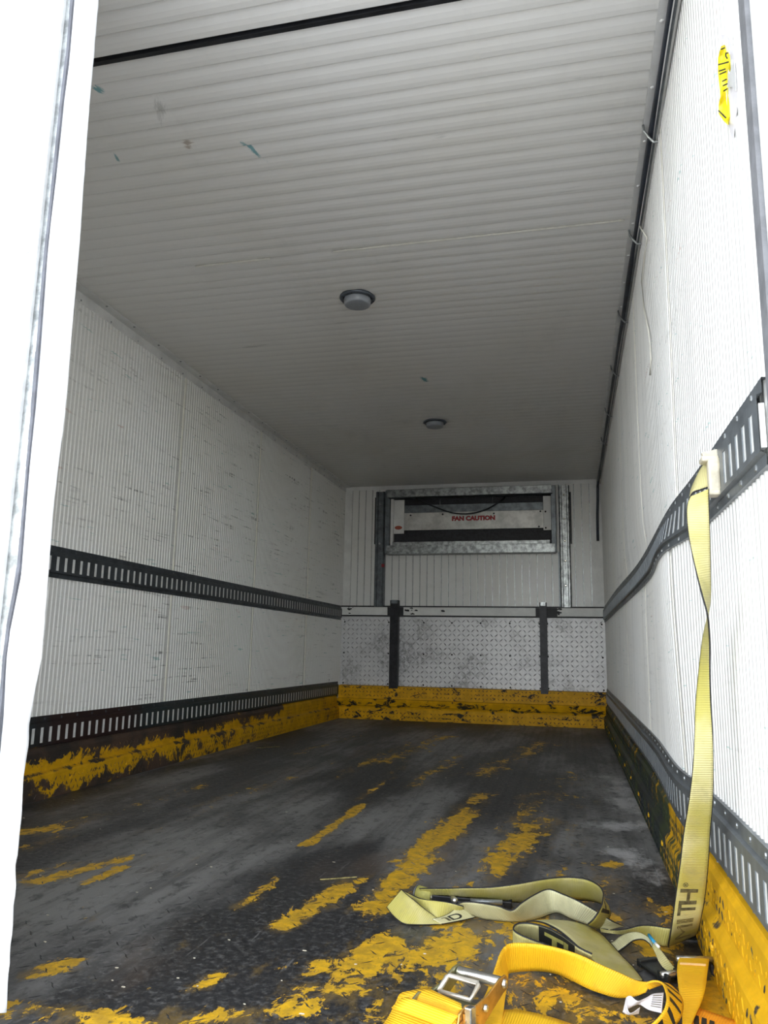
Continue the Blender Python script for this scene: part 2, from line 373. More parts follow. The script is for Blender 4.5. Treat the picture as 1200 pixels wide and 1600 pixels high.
# ------------------------------------------------------------------ side walls
def bulge(v):
    if v.x < 2.1: return v
    g = math.exp(-((v.y-2.2)/(.26 if v.y < 2.2 else .5))**2)
    w = 1 - .75*max(0, min(1, (v.z-.88)/.12)); w *= .45 + .55*math.exp(-((v.z-.85)/.45)**2)
    b = .036*g*w - .018*math.exp(-((v.y-3.7)/.9)**2)*math.exp(-((v.z-1.02)/.10)**2)
    return Vector((v.x - b, v.y, v.z))
def rib_profile(y0, y1, pitch):
    pts = []; y = y0 + .012; pts.append((y0, 0)); 
    while y + pitch < y1 - .012:
        pts += [(y, 0), (y+pitch*.50, 0), (y+pitch*.62, .0038), (y+pitch*.86, .0038)]; y += pitch
    pts.append((y1, 0)); return pts
def wall(name, sx, joints, label, mat):
    x0 = 0 if sx > 0 else W
    root = MB().box(min(x0, x0-sx*.08), max(x0, x0-sx*.08), YB, D+.1, -.1, H+.1)
    for i, v in enumerate(root.v):
        if abs(v.x - x0) < 1e-6: v.x = x0 - sx*.03
    root = root.build(name, M_TRIM); tag(root, label, 'wall', kind='structure')
    zs = [.17, .35, .55, .72, .80, .88, .94, 1.0, 1.06, 1.14, 1.3, 1.5, 1.8, H-.004]
    for a, b in zip(joints, joints[1:]):
        pr = rib_profile(a+.003, b-.003, .0268); m = MB(); n = len(pr)
        m.v = [Vector((x0 + sx*(d), y, z)) for z in zs for (y, d) in pr]
        m.f = [(k*n+i, k*n+i+1, (k+1)*n+i+1, (k+1)*n+i) for k in range(len(zs)-1) for i in range(n-1)]
        o = m.build('wall_panel', mat, root, warp=bulge)
        # closed back so that the panel has thickness
        sm = o.modifiers.new('thick', 'SOLIDIFY'); sm.thickness = .003; sm.offset = -1
    for j in joints[1:-1]:
        m = MB(); zz = frange(.32, H-.05, 20)
        for z, z2 in zip(zz, zz[1:]):
            w1 = .0052 + .003*noise.noise((j*3, z*6, 0)); 
            m.box(x0, x0+sx*.0055, j-w1, j+w1, z, z2) if sx > 0 else m.box(x0-.0055, x0, j-w1, j+w1, z, z2)
        m.build('joint_bead', M_BEAD, root, warp=bulge)
    return root
WL = wall('wall_left', 1, [YB, 1.62, 2.69, 3.787, 4.90, 6.0, D], 'white ribbed panel wall opposite the hanging strap', M_WALL)
WR = wall('wall_right', -1, [YB+.03, 2.118, 3.22, 4.32, 5.42, 6.45, D], 'white ribbed panel wall with yellow sticker and hanging strap', M_WALLR)

# ------------------------------------------------------------------ ceiling
CE = tag(MB().box(-.08, W+.08, YB-.12, D+.1, H+.0155, H+.1).build('ceiling', M_GALV), 'white boarded ceiling with two round lamps', 'ceiling', kind='structure')
PIT = .068
def slat_mesh():
    m = MB(); x0, x1 = .012, W-.012; p = PIT
    prof = [(0.0, .015), (0.0, .0115), (p*.16, .0066), (p*.38, .0022), (p*.62, .0002), (p-.009, 0), (p-.006, .0014), (p-.0055, .015)]
    m.sweep([(y, H + z) for (y, z) in prof], 0, [x0, x1]); return m
JO = [1.609, 2.695, 3.767, 4.862, 5.968]
bands = [(YB, JO[0]-.022)] + list(zip(JO, [j-.007 for j in JO[1:]])) + [(JO[-1], D)]
proto = None
for (a, b) in bands:
    pan = empty('ceiling_panel', (0, a, 0), None, None); pan.parent = CE
    n = int(round((b-a)/PIT)); sc = (b-a)/(n*PIT)
    for i in range(n):
        if proto is None:
            proto = slat_mesh().build('slat', M_CEIL, None); proto.parent = pan
            q = proto
        else: q = proto.copy(); COL.objects.link(q); q.parent = pan
        q.location = (0, i*PIT*sc, 0); q.scale = (1, sc*.9995, 1)
g = MB(); g.box(.02, W-.3, JO[0]-.017, JO[0]-.004, H-.002, H+.016); g.box(W-.3, W-.05, JO[0]-.012, JO[0]-.004, H-.001, H+.016)
g.build('gasket', M_BLACK, CE)
for x0, x1 in ((.62, .95), (1.22, 2.33)):
    MB().box(x0, x1, JO[1]-.005, JO[1]-.0015, H-.001, H+.016).build('joint_bead', M_BEAD, CE)

# cove angles where ceiling and side walls meet
for nm, sx, lab in (('trim_1', 1, 'white riveted angle where ceiling meets the wall opposite the strap'), ('trim_2', -1, 'white riveted angle where ceiling meets the strap wall')):
    x0 = 0 if sx > 0 else W; t = MB()
    t.sweep([(x0, H), (x0+sx*.05, H), (x0+sx*.05, H-.004), (x0+sx*.006, H-.005), (x0+sx*.006, H-.05), (x0, H-.05)], 1, [YB, D])
    to = tag(t.build(nm, M_TRIM), lab, 'trim', kind='structure')
    rv = MB(); y = 1.3
    while y < D-.1:
        rv.rivet((x0+sx*.038, y, H-.004), (0, 0, -1), .006, .004); rv.rivet((x0+sx*.006, y+.09, H-.04), (sx, 0, 0), .005, .003); y += .235
    tag(rv.build('rivet_row', M_GALV if sx > 0 else M_TRIM, to), kind='stuff')

# ------------------------------------------------------------------ front bulkhead (far wall)
WB = tag(MB().box(-.08, W+.08, D+.008, D+.1, -.1, H+.1).build('wall_back', M_TRIM), 'white boarded far wall behind the cooling unit', 'wall', kind='structure')
bp = .0672; x = .075; sm_ = MB()
sm_.sweep([(0, 0)], 1, [0]) if False else None
pv = [(0, .010), (.0005, .003), (.003, 0), (bp-.009, 0), (bp-.0055, .0035), (bp-.005, .010)]
sm_.v = [Vector((a, D + b, z)) for z in (.95, H-.035) for (a, b) in pv]; n = len(pv)
sm_.f = [(i, i+1, n+i+1, n+i) for i in range(n-1)] + [tuple(range(n))[::-1], tuple(range(n, 2*n))]
pb = None
while x + bp < W-.07:
    if pb is None: pb = sm_.build('board', M_BACK, WB); q = pb
    else: q = cpy(pb, WB)
    q.location = (x, 0, 0); x += bp
MB().box(.07, W-.07, D+.0072, D+.0082, .93, H-.03).build('joint_backing', M_GALV, WB)
MB().box(0, .072, D-.001, D+.008, .9, H).build('corner_strip', M_TRIM, WB)
MB().box(x+.002, W, D-.001, D+.008, .9, H).build('corner_strip', M_TRIM, WB)
MB().box(.072, x+.002, D-.002, D+.008, H-.035, H).build('head_strip', M_TRIM, WB)

# tread plate sheets, white rail above them, black posts, yellow stepped bumper
PY = D-.022
for (a, b, lab) in ((.004, .49, 'grey diamond tread plate sheet between ribbed wall and first black post'), (.50, 1.862, 'wide grey diamond tread plate sheet between the two black posts'), (1.872, W-.004, 'grey diamond tread plate sheet between second black post and strap wall')):
    r = empty('tread_plate', ((a+b)/2, PY, .26), lab, 'plate', 'tread plate sheets on the far wall')
    MB().box(a, b, PY, D, .25, .917).build('sheet', M_PLATE, r)
    tm = MB(); tread(tm, (a+.006, PY+.0003, .272), (1,0,0), (0,0,1), (0,-1,0), b-a-.012, .64, .042, None, .0215, .0060, .0034)
    tag(tm.build('tread', M_TREAD, r), kind='stuff')
    rv = MB(); nn = max(2, int((b-a)/.2))
    for z in (.305, .58, .865):
        for i in range(nn): rv.rivet((a+.03 + (b-a-.06)*i/(nn-1), PY-.0005, z), (0,-1,0), .008, .003)
    tag(rv.build('rivet_row', M_DARK, r), kind='stuff')
rr = empty('bulkhead_rail', (W/2, D-.04, .93), 'white horizontal metal rail above the tread plates', 'rail')
bevel(MB().box(.004, W-.004, D-.045, D, .928, 1.006).build('rail', M_TRIM, rr), .004)
MB().box(.002, W-.002, D-.05, D, 1.004, 1.016).build('top_seal', M_BLACK, rr)
MB().box(.002, W-.002, D-.047, D-.02, .918, .93).build('bottom_seal', M_BLACK, rr)
sc_ = MB()
for k in range(26):
    xx = random.choice([random.uniform(.03, .12), random.uniform(.56, 1.05), random.uniform(.58, .8), random.uniform(1.93, 2.06), random.uniform(1.95, 2.02)]); zz = random.uniform(.94, 1.0)
    pts = []; nv = 7; r0 = random.uniform(.006, .02)
    for q in range(nv):
        g_ = 2*math.pi*q/nv; rad = r0*random.uniform(.5, 1.1); pts.append((xx+rad*1.3*math.cos(g_), D-.0456, min(1.004, max(.929, zz+rad*.6*math.sin(g_)))))
    sc_.prism(pts, (0, -.0008, 0))
tag(sc_.build('chipped_paint', M_BLACK, rr), kind='stuff')
for (a, b, z0, z1, lab) in ((.487, .567, .27, 1.065, 'black steel post on tread plates below the galvanised post with red mark'), (1.838, 1.900, .262, 1.05, 'black steel post on tread plates with worn bright top')):
    r = empty('steel_post', ((a+b)/2, D-.07, z0), lab, 'post', 'black posts on the tread plates')
    m = MB(); y0, y1 = D-.095, D-.045
    m.prism([(a, y1, z0), (a, y0, z0), (b, y0, z0), (b, y1, z0), (b-.008, y1, z0), (b-.008, y0+.012, z0), (a+.008, y0+.012, z0), (a+.008, y1, z0)], (0, 0, z1-z0))
    m.build('channel', M_DARK, r)
    MB().box(a+.006, b-.006, y0-.002, y0+.004, z0+.02, z1-.06).build('web_plate', M_DARK, r)
    MB().box(a+.01, b-.01, y0-.003, y1, z1-.03, z1+.002).build('cap', M_GALV if a > 1 else M_POST, r)
    MB().box(a-.035, b+.035 if a < 1 else b+.09, D-.0505, D-.0452, .93, 1.003).build('grease_plate', M_BLACK, r)

bb = [(D, 0), (D-.195, 0), (D-.195, .098), (D-.187, .112), (D-.16, .118), (D-.128, .158), (D-.12, .172), (D-.10, .176), (D-.085, .285), (D-.02, .290), (D, .29)]
m = MB(); m.sweep([(y, z) for (y, z) in bb], 0, frange(.012, W-.012, 70))
BB = tag(m.build('baseboard_back', M_CURBB), 'stepped yellow bumper along the foot of the far wall', 'baseboard', kind='structure')
tm = MB(); tread(tm, (.03, D-.1952, .012), (1,0,0), (0,0,1), (0,-1,0), W-.06, .085, .034); 
tread(tm, (.03, D-.0994, .185), (1,0,0), (0,.14,.99), (0,-.99,.14), W-.06, .095, .034)
TB = tag(tm.build('tread', M_CURBB, BB), kind='stuff')
def wear_b(v): return .10*math.exp(-((v.z-.13)/.03)**2) + .10*math.exp(-((v.z-.02)/.04)**2)*(.5+.5*math.sin(v.x*7)) + (.03 if v.z > .28 else 0) + .05*(v.x > 2.25) + .03*math.exp(-((v.x-.5)/.1)**2)
fill_attr(BB, {'wear': wear_b}); fill_attr(TB, {'wear': lambda v: wear_b(v)+.15})

# kick plates along both sides
def curb(name, sx, lab, mat, wear, off):
    x0 = 0 if sx > 0 else W
    prof = [(0, .20), (.022, .195), (.022, .187), (.030, .178), (.030, .112), (.034, .106), (off-.004, .100), (off, .092), (off, 0), (0, 0)]
    m = MB(); m.sweep([(x0+sx*a, z) for (a, z) in prof], 1, frange(YB, D-.19, 160))
    o = tag(m.build(name, mat), lab, 'baseboard', kind='structure'); fill_attr(o, {'wear': wear})
    t = MB(); y = YB+.02; i = 0
    while y < D-.22:
        for j, z in enumerate((.018, .044, .070)):
            lozenge(t, Vector((x0+sx*(off+.0002), y+(j % 2)*.014, z)), Vector((sx,0,0)), Vector((0,1,0)), Vector((0,0,1)), math.radians(58 if (i+j) % 2 else -58), .012, .0032, .0018)
        for j, z in enumerate((.128, .152)):
            lozenge(t, Vector((x0+sx*(.0302), y+(j % 2)*.014, z)), Vector((sx,0,0)), Vector((0,1,0)), Vector((0,0,1)), math.radians(58 if (i+j) % 2 else -58), .010, .003, .0015)
        y += .030; i += 1
    to = tag(t.build('tread', mat, o), kind='stuff'); fill_attr(to, {'wear': lambda v: wear(v) + .13})
    rv = MB(); y = 1.7
    while y < D-.3: rv.rivet((x0+sx*off, y, .06), (sx,0,0), .009, .005); y += .42
    ro = tag(rv.build('rivet_row', mat, o), kind='stuff'); fill_attr(ro, {'wear': lambda v: 0})
    return o
def wear_l(v):
    top = -.02 if v.z > .1 else 0
    near = .20*max(0, min(1, (4.3-v.y)/.8)) * (1 if v.z < .06 else .05)
    mid = .07*math.exp(-((v.y-4.2)/.8)**2)*(1 if v.z < .1 else .4)
    return top + near + mid + (.3 if v.z > .165 and v.y < 5.5 else 0) + .12*math.exp(-((v.z-.102)/.008)**2)
def wear_r(v): return (.21*max(0, min(1, (v.y-1.9)/.9)) - .03) + .07*math.exp(-((v.z-.103)/.01)**2)
curb('baseboard_left', 1, 'worn yellow and brown kick plate below rail opposite the strap', M_CURBL, wear_l, .055)
curb('baseboard_right', -1, 'bright yellow kick plate below rail beside the straps', M_CURBR, wear_r, .045)

# ------------------------------------------------------------------ cargo rails (slotted)
def rail(sx, z0, z1, y0, y1, lab, mat, flange_mat, warp=None, rusty=False):
    x0 = 0.0035 if sx > 0 else W-.010; hgt = z1-z0
    root = empty('cargo_rail', (x0, (y0+y1)/2, z0), lab, 'rail', 'slotted cargo rails on the side walls')
    X = lambda d: x0 + sx*d
    P = .0535; sw = .0195 if sx > 0 else .022; a0, a1 = z0+hgt*.155, z1-hgt*.20; s0, s1 = z0+hgt*.225, z1-hgt*.345+.002; Z = .011
    ns = int((y1-y0-.02)/P); ys_ = [y0+.02+P*(i+.5) for i in range(ns)]
    m = MB()
    def quad(a, b, c, d): m.add([a, b, c, d], [(0, 1, 2, 3)])
    yy = [y0] + [t for y in ys_ for t in (y-sw/2, y+sw/2)] + [y1]
    for i, (ya, yb) in enumerate(zip(yy, yy[1:])):
        for (za, da, zb, db) in ((z0, .003, z0, -.009 if sx < 0 else 0), (a0-.003, .003, z0, .003), (a0, Z, a0-.003, .003), (s0, Z, a0, Z), (a1, Z, s1, Z), (a1+.003, .003, a1, Z), (z1, .003, a1+.003, .003), (z1, -.009 if sx < 0 else 0, z1, .003)):
            quad((X(da), ya, za), (X(da), yb, za), (X(db), yb, zb), (X(db), ya, zb))
        if i % 2 == 0: quad((X(Z), ya, s0), (X(Z), yb, s0), (X(Z), yb, s1), (X(Z), ya, s1))
        else:
            q = .0085
            quad((X(Z), ya, s0), (X(q), ya, s0), (X(q), ya, s1), (X(Z), ya, s1)); quad((X(Z), yb, s0), (X(q), yb, s0), (X(q), yb, s1), (X(Z), yb, s1))
            quad((X(Z), ya, s0), (X(Z), yb, s0), (X(q), yb, s0), (X(q), ya, s0)); quad((X(Z), ya, s1), (X(Z), yb, s1), (X(q), yb, s1), (X(q), ya, s1))
    m.build('slotted_rail', mat, root, warp=warp)
    b = MB()
    for ya, yb in zip(yy, yy[1:]):
        xa, xb = sorted((X(.0012), X(.0090))); b.box(xa, xb, ya, yb, s0-.004, s1+.004)
    b.build('backing', M_SLOT, root, warp=warp)
    rv = MB()
    for i, y in enumerate(ys_):
        if i % 2 == 0:
            rv.rivet((X(.003), y+.02, z0+hgt*.075), (sx,0,0), .0062, .003); rv.rivet((X(.003), y+.02, z1-hgt*.09), (sx,0,0), .0062, .003)
    tag(rv.build('rivet_row', flange_mat, root, warp=warp), kind='stuff')
    return root
rail(1, .881, 1.0136, YB+.02, D-.06, 'dark slotted steel rail at mid height, opposite the hanging strap', M_RAIL, M_RAIL)
def m_railrust():
    k = NT('rusty_teal_steel'); p = k.pos(); n = k.noise(p, 5, 5); x, y, z = k.xyz(p)
    f = k.math('MULTIPLY', k.ramp(k.math('ADD', k.math('ABSOLUTE', k.math('SUBTRACT', y, 3.15)), k.math('MULTIPLY', n, .5)), .75, .45), .9)
    col = k.mix(k.ramp(n, .4, .65), (.035, .052, .058), (.055, .066, .07)); col = k.mix(f, col, (.045, .022, .02))
    return k.out(col, .45, .4)
rail(1, .183, .319, YB+.02, D-.1, 'rust-streaked dark slotted steel rail just above the worn brown and yellow kick plate', m_railrust(), M_RAIL)
rail(-1, .881, 1.0136, YB+.045, D-.06, 'grey slotted steel rail the olive strap hangs from', M_RAILR, M_GALV, bulge)
rail(-1, .185, .322, YB+.045, D-.1, 'grey slotted steel rail just above the bright yellow kick plate', M_RAILR, M_GALV, bulge)

# ------------------------------------------------------------------ door frame and the shut leaf
FR = tag(MB().box(-.12, 0, YB-.12, YB, -.14, H+.1).build('trim_3', M_TRIM), 'white door frame post behind the shut door leaf', 'trim', kind='structure')
m = MB(); m.box(W-.004, W+.12, YB-.14, YB-.004, -.14, H+.1)
F2 = tag(bevel(m.build('trim_4', M_TRIM), .006), 'white door frame post beside the yellow sticker', 'trim', kind='structure')
MB().box(W-.010, W+.01, YB-.004, YB+.032, -.1, H).build('seal', m_plain('grey_rubber', (.22, .225, .24), .6, 0, .15, 20), F2)
tag(MB().box(-.12, W+.12, YB-.14, YB, H+.004, H+.14).build('trim_5', M_TRIM), 'white header across the top of the door opening', 'trim', kind='structure')

DR = tag(MB().box(.0, 1.00, YB+.01, YB+.07, -.02, H-.01).build('door_1', M_DOOR), 'shut white rear door leaf with riveted edge and loose flap', 'door', kind='structure')
m = MB(); yf = YB+.010
prof = [(.98, yf), (1.0, yf-.003), (1.021, yf-.003), (1.0225, yf+.001), (1.0245, yf+.001), (1.026, yf-.003), (1.060, yf-.003), (1.0615, yf+.001), (1.0635, yf+.001), (1.065, yf-.003),
        (1.102, yf-.004), (1.104, yf), (1.106, yf-.004), (1.140, yf-.004), (1.146, yf), (1.146, yf+.062), (.98, yf+.062)]
m.prism([(x, y, -.02) for (x, y) in prof], (0, 0, H+.01)); m.build('edge_trim', M_DOOR, DR)
rv = MB()
for k in range(10):
    zc = .87 + .234*(k-4)
    if 0 < zc < H: MB().lathe([(.0085, 0), (.0085, .0025), (.006, .004), (.0055, .0042), (.003, .0030)], (1.1275, yf-.004, zc), (0,-1,0), 14).build('rivet', M_DOOR, DR)
inner = [(120,-40),(108,100),(100,160),(88,280),(75,400),(64,537),(56,640),(47,730),(41,800),(33,900),(14,1000),(4,1124),(-12,1250),(-28,1400),(-45,1580)]
outer = [(156,-40),(145,100),(140,160),(131,280),(122,400),(111,537),(102,640),(91,730),(83,800),(75,900),(64,1030),(45,1130),(39,1250),(18,1420),(12,1580)]
def lerp_path(pts, n):
    out = []
    for i in range(n+1):
        t = i/n*(len(pts)-1); k = min(int(t), len(pts)-2); u = t-k
        a, b = pts[k], pts[k+1]; out.append(((a[0]+(b[0]-a[0])*u), (a[1]+(b[1]-a[1])*u)))
    return out
N = 150; ia, oa = lerp_path(inner, N), lerp_path(outer, N); m = MB(); NV = 10
for k in range(N+1):
    A = at(ia[k][0], ia[k][1], 1, YB+.016); B = at(oa[k][0], oa[k][1], 1, YB+.045)
    low = max(0, min(1, (.62-B.z)/.3))
    B = B + Vector((.004*low*noise.noise((B.z*22, 3, 0)) + .0012*noise.noise((B.z*40, 9, 0)), .004*low*noise.noise((B.z*14, 7, 0)), 0))
    for j in range(NV+1):
        t = j/NV; p = A.lerp(B, t); w = math.sin(math.pi*t)
        p.y += -.004*w + low*.012*noise.noise((p.z*8 + t*2.2, t*2.5, 1.7)) + .0025*noise.noise((p.z*4, t*3, 5)); m.v.append(p)
m.f = [(k*(NV+1)+j, k*(NV+1)+j+1, (k+1)*(NV+1)+j+1, (k+1)*(NV+1)+j) for k in range(N) for j in range(NV)]
fo = m.build('flap', M_FLAP, DR, smooth=True); s_ = fo.modifiers.new('thick', 'SOLIDIFY'); s_.thickness = .004; s_.offset = 0
tag(fo, 'loose white vinyl flap, wrinkled and torn at its foot')
m = MB(); gp = [at(px, py, 1, YB+.016) for (px, py) in ia[::5]]
for k in range(len(gp)-1):
    a, b = gp[k], gp[k+1]; w1 = .005 + .003*noise.noise((a.z*5, 0, 3)); m.add([a+Vector((-w1, -.006, 0)), a+Vector((.0005, -.006, 0)), b+Vector((.0005, -.006, 0)), b+Vector((-w1, -.006, 0)), a+Vector((-w1, .01, 0)), a+Vector((.0005, .01, 0)), b+Vector((.0005, .01, 0)), b+Vector((-w1, .01, 0))], [(0,1,2,3),(7,6,5,4),(0,4,5,1),(3,2,6,7),(0,3,7,4),(1,5,6,2)])
m.build('gasket', M_SEAL, DR)
MB().box(1.146, 1.172, YB+.018, YB+.07, -.02, H-.01).build('gasket_channel', M_GALV, DR)

# ------------------------------------------------------------------ cooling unit in the far wall
EY = D-.085
EV = empty('cooling_unit', (1.2, D, 1.5), 'galvanised cooling unit with FAN CAUTION plate set in the far wall', 'cooling unit')
def ebox(nm, mat, *b, bv=.003, par=None):
    o = MB().box(*b).build(nm, mat, par or EV)
    return bevel(o, bv) if bv else o
ebox('header', M_GALV, .440, 1.965, EY-.03, D, 2.030, 2.104)
ebox('lower_rail', M_GALV, .445, 1.985, EY-.03, D, 1.492, 1.572)
ebox('stile', M_POST, .425, .470, EY-.02, D, 1.50, 2.10); ebox('stile', M_POST, 1.955, 1.998, EY-.02, D, 1.50, 2.10)
ebox('coil_face', M_COIL, .46, 1.965, D-.012, D+.002, 1.56, 2.04, bv=0)
ebox('ledge', M_GALV, .49, 1.94, EY, D-.01, 1.568, 1.608)
fp = ebox('fan_plate', m_plain('dull_aluminium', (.60, .59, .56), .42, .35, .16, 9), .50, 1.965, D-.05, D-.045, 1.722, 1.888)
ebox('side_plate', M_TRIM, .472, .60, D-.056, D-.050, 1.69, 2.015); ebox('side_plate', M_TRIM, 1.885, 1.955, D-.056, D-.050, 1.70, 2.015)
ebox('guard_bar', M_POST, .60, 1.885, D-.044, D-.038, 1.888, 1.962)
ebox('side_angle', M_TRIM, .474, .500, EY, D-.03, 1.575, 2.02); 
for xx in (.94, 1.43): MB().tube([(xx, D-.05, 1.96), (xx, D-.05, 2.03)], .003).build('hanger', M_GALV, EV)
for (xx, zz) in ((.66, 1.865), (.965, 1.868), (1.44, 1.865), (1.86, 1.875), (.62, 1.70), (1.905, 1.87), (1.905, 1.72), (1.845, 1.735)):
    MB().rivet((xx, D-.05 if .6 < xx < 1.88 else D-.056, zz), (0,-1,0), .009, .004).build('screw', M_DARK, EV)
MB().lathe([(.036, 0), (.036, .001)], (.545, D-.0562, 1.748), (0,-1,0), 20).build('oval_tag', M_REDTAG, EV, warp=lambda v: Vector((v.x, v.y, 1.748 + (v.z-1.748)*.5)))
# black hose sagging across the plate
pts = []
for i in range(25):
    t = i/24; xx = .70 + .72*t + .25*max(0, t-.5); zz = 2.035 - .165*math.sin(math.pi*min(1, t*.98))**.8 + .03*math.sin(6*t); pts.append((xx, D-.075-.01*math.sin(3*t), zz))
MB().tube(pts, .006, 8).build('hose', M_BLACK, EV, smooth=True)
MB().tube([(.46, EY-.021, 2.022), (1.2, EY-.021, 2.020), (1.97, EY-.021, 2.026)], .006, 6).build('seal', M_BLACK, EV)

def text_mesh(txt, size, bold=0.0, extr=0.0):
    c = bpy.data.curves.new('lettering', 'FONT'); c.body = txt; c.size = size; c.offset = bold; c.extrude = extr; c.align_x = 'LEFT'; c.resolution_u = 4
    o = bpy.data.objects.new('lettering', c); COL.objects.link(o); dg = bpy.context.evaluated_depsgraph_get()
    me = bpy.data.meshes.new_from_object(o.evaluated_get(dg)); vs = [v.co.copy() for v in me.vertices]; fs = [tuple(p.vertices) for p in me.polygons]
    bpy.data.objects.remove(o); bpy.data.curves.remove(c); bpy.data.meshes.remove(me); return vs, fs
def flat_text(txt, x0, x1, z0, z1, y, mat, parent, bold=0.004, thick=.0012):
    vs, fs = text_mesh(txt, .1, bold); a = min(v.x for v in vs); b = max(v.x for v in vs); c = min(v.y for v in vs); d = max(v.y for v in vs)
    m = MB(); P = [Vector((x0+(v.x-a)/(b-a)*(x1-x0), y, z0+(v.y-c)/(d-c)*(z1-z0))) for v in vs]
    m.v = P; m.f = fs; o = m.build('lettering', mat, parent); s = o.modifiers.new('thick', 'SOLIDIFY'); s.thickness = thick; s.offset = 0; return o
tag(flat_text('FAN CAUTION', 1.052, 1.452, 1.802, 1.848, D-.0512, M_RED, fp, .0075), 'red capital lettering FAN CAUTION')

for (a, b, z1, lab, red) in ((.322, .412, 2.098, 'galvanised post with red mark beside the FAN CAUTION unit', True), (2.022, 2.118, 2.106, 'galvanised post with bright screws between cooling unit and strap wall', False)):
    r = empty('galvanised_post', ((a+b)/2, D, 1.016), lab, 'post', 'posts beside the cooling unit')
    m = MB(); y0 = D-.07
    pr = [(a, D), (a, y0+.012), (a+.012, y0), (a+.022, y0), (a+.028, y0+.010), (b-.028, y0+.010), (b-.022, y0), (b-.012, y0), (b, y0+.012), (b, D)]
    m.prism([(x, y, 1.010) for (x, y) in pr], (0, 0, z1-1.010)); m.build('channel', M_POST if red else M_GALV, r)
    for zz in ((1.98, 1.60, 1.25) if red else (2.02, 1.80, 1.60, 1.42, 1.2)):
        MB().rivet(((a+b)/2, y0+.010, zz), (0,-1,0), .011, .006, 10).build('screw', M_ZINC if not red else M_GALV, r)
    if red: MB().box(b-.02, b+.004, y0-.002, y0+.02, 1.375, 1.405).build('red_mark', M_RED, r)
    else: MB().box(a-.012, a, D-.05, D, 1.016, 1.5).build('edge_strip', M_POST, r)
    MB().box(a-.016 if red else b, a if red else b+.014, D-.03, D, 1.60 if red else 1.58, 2.05).build('black_strip', M_BLACK, r)  # narrow black strip down the outer side of each post

# ------------------------------------------------------------------ ceiling lamps (switched off)
for (px, py, lab) in ((558.5, 469, 'round grey ceiling lamp between two ceiling joints, farther from the FAN CAUTION unit'), (679.5, 662, 'round grey ceiling lamp on glossy boards, nearer the FAN CAUTION unit')):
    c = at(px, py, 2, H-.012); c.z = H
    r = empty('ceiling_lamp', c, lab, 'lamp', 'switched-off ceiling lamps')
    MB().lathe([(.080, .002), (.081, -.004), (.076, -.010), (.066, -.012), (.064, -.006), (.02, -.005)], c, (0,0,1), 40).build('base_ring', M_RING, r, smooth=True)
    MB().lathe([(.060, -.004), (.061, -.012), (.060, -.030), (.0565, -.036), (.050, -.0375), (.005, -.038)], c, (0,0,1), 40).build('lens', M_LENS, r, smooth=True)
    for a in (.4, 2.5, 4.6): MB().rivet(c + Vector((.071*math.cos(a), .071*math.sin(a), -.011)), (0,0,-1), .004, .002).build('screw', M_DARK, r)

# ------------------------------------------------------------------ cables in the corner over the strap wall
r = empty('cable_run', (W-.03, 4, H-.04), 'black conduit with white cable clipped along the ceiling corner above strap wall', 'cable')
def wob(y, k): return .006*noise.noise((y*1.4, k, 0))
p1 = [(W-.022 + wob(y, 1), y, H-.020 + wob(y, 2)*.5) for y in frange(YB+.02, D-.10, 60)] + [(W-.028, D-.05, H-.03), (W-.032, D-.03, H-.07), (W-.035, D-.022, H-.2), (W-.042, D-.02, 1.85), (W-.045, D-.02, 1.60)]
MB().tube(p1, .0125, 10).build('conduit', m_plain('blue_black_conduit', (.035, .042, .06), .4, 0, .2, 20), r, smooth=True)
p2 = [(W-.014 + wob(y, 5), y, H-.046 + wob(y, 6)) for y in frange(YB+.02, D-.06, 60)]
MB().tube(p2, .009, 8).build('white_cable', M_TRIM, r, smooth=True)
MB().tube([(W-.020, y, H-.058 + wob(y, 9)*1.2) for y in frange(YB+.05, D-.3, 50)], .004, 6).build('grey_wire', M_POST, r, smooth=True)
for y in (2.16, 2.75, 3.45, 4.15, 4.9, 5.6):
    MB().tube([(W-.050, y, H-.006), (W-.048, y, H-.026), (W-.036, y, H-.048), (W-.022, y, H-.066), (W-.008, y, H-.066)], .004, 6).build('clip', M_GALV, r)
c_ = [at(px, py, 0, W-.016) for (px, py) in ((1006, 352), (1011, 372), (1007, 400), (1003, 440), (1006, 480), (1014, 520), (1017, 560), (1016, 586))]
c_[0].x = W-.03
lw = MB().tube(c_, .0032, 6).build('loose_wire', M_BEAD, None, smooth=True)
tag(lw, 'thin loose cream wire dangling from the ceiling corner over strap wall', 'wire')

# ------------------------------------------------------------------ yellow sticker on the right wall
r = empty('sticker', at(1133, 130, 0, W-.005), 'torn yellow sticker peeling off the white wall beside the door frame', 'sticker')
def sticker_part(nm, pix, mat, d):
    pts = [at(px, py, 0, W-.005-d) for (px, py) in pix]; return MB().prism(pts, (-.0012, 0, 0)).build(nm, mat, r)
def curled(nm, left, right, mat, lift):
    A = lerp_path(left, 16); B = lerp_path(right, 16); m = MB()
    for (a, b) in zip(A, B):
        for j in range(5):
            t = j/4; px = a[0]+(b[0]-a[0])*t; py = a[1]+(b[1]-a[1])*t; m.v.append(at(px, py, 0, W-.005-lift*(1-t)**1.5))
    m.f = [(k*5+j, k*5+j+1, k*5+j+6, k*5+j+5) for k in range(16) for j in range(4)]
    o = m.build(nm, mat, r, smooth=True); s = o.modifiers.new('thick', 'SOLIDIFY'); s.thickness = .0008; s.offset = 0; return o
curled('yellow_film', [(1127,72),(1122,90),(1122,112),(1124,135),(1126,150),(1123,165),(1123,178),(1130,188),(1138,195)], [(1132,70),(1140,82),(1144,95),(1140,112),(1137,130),(1137,150),(1140,165),(1142,175),(1139,194)], M_YSTICK, .012)
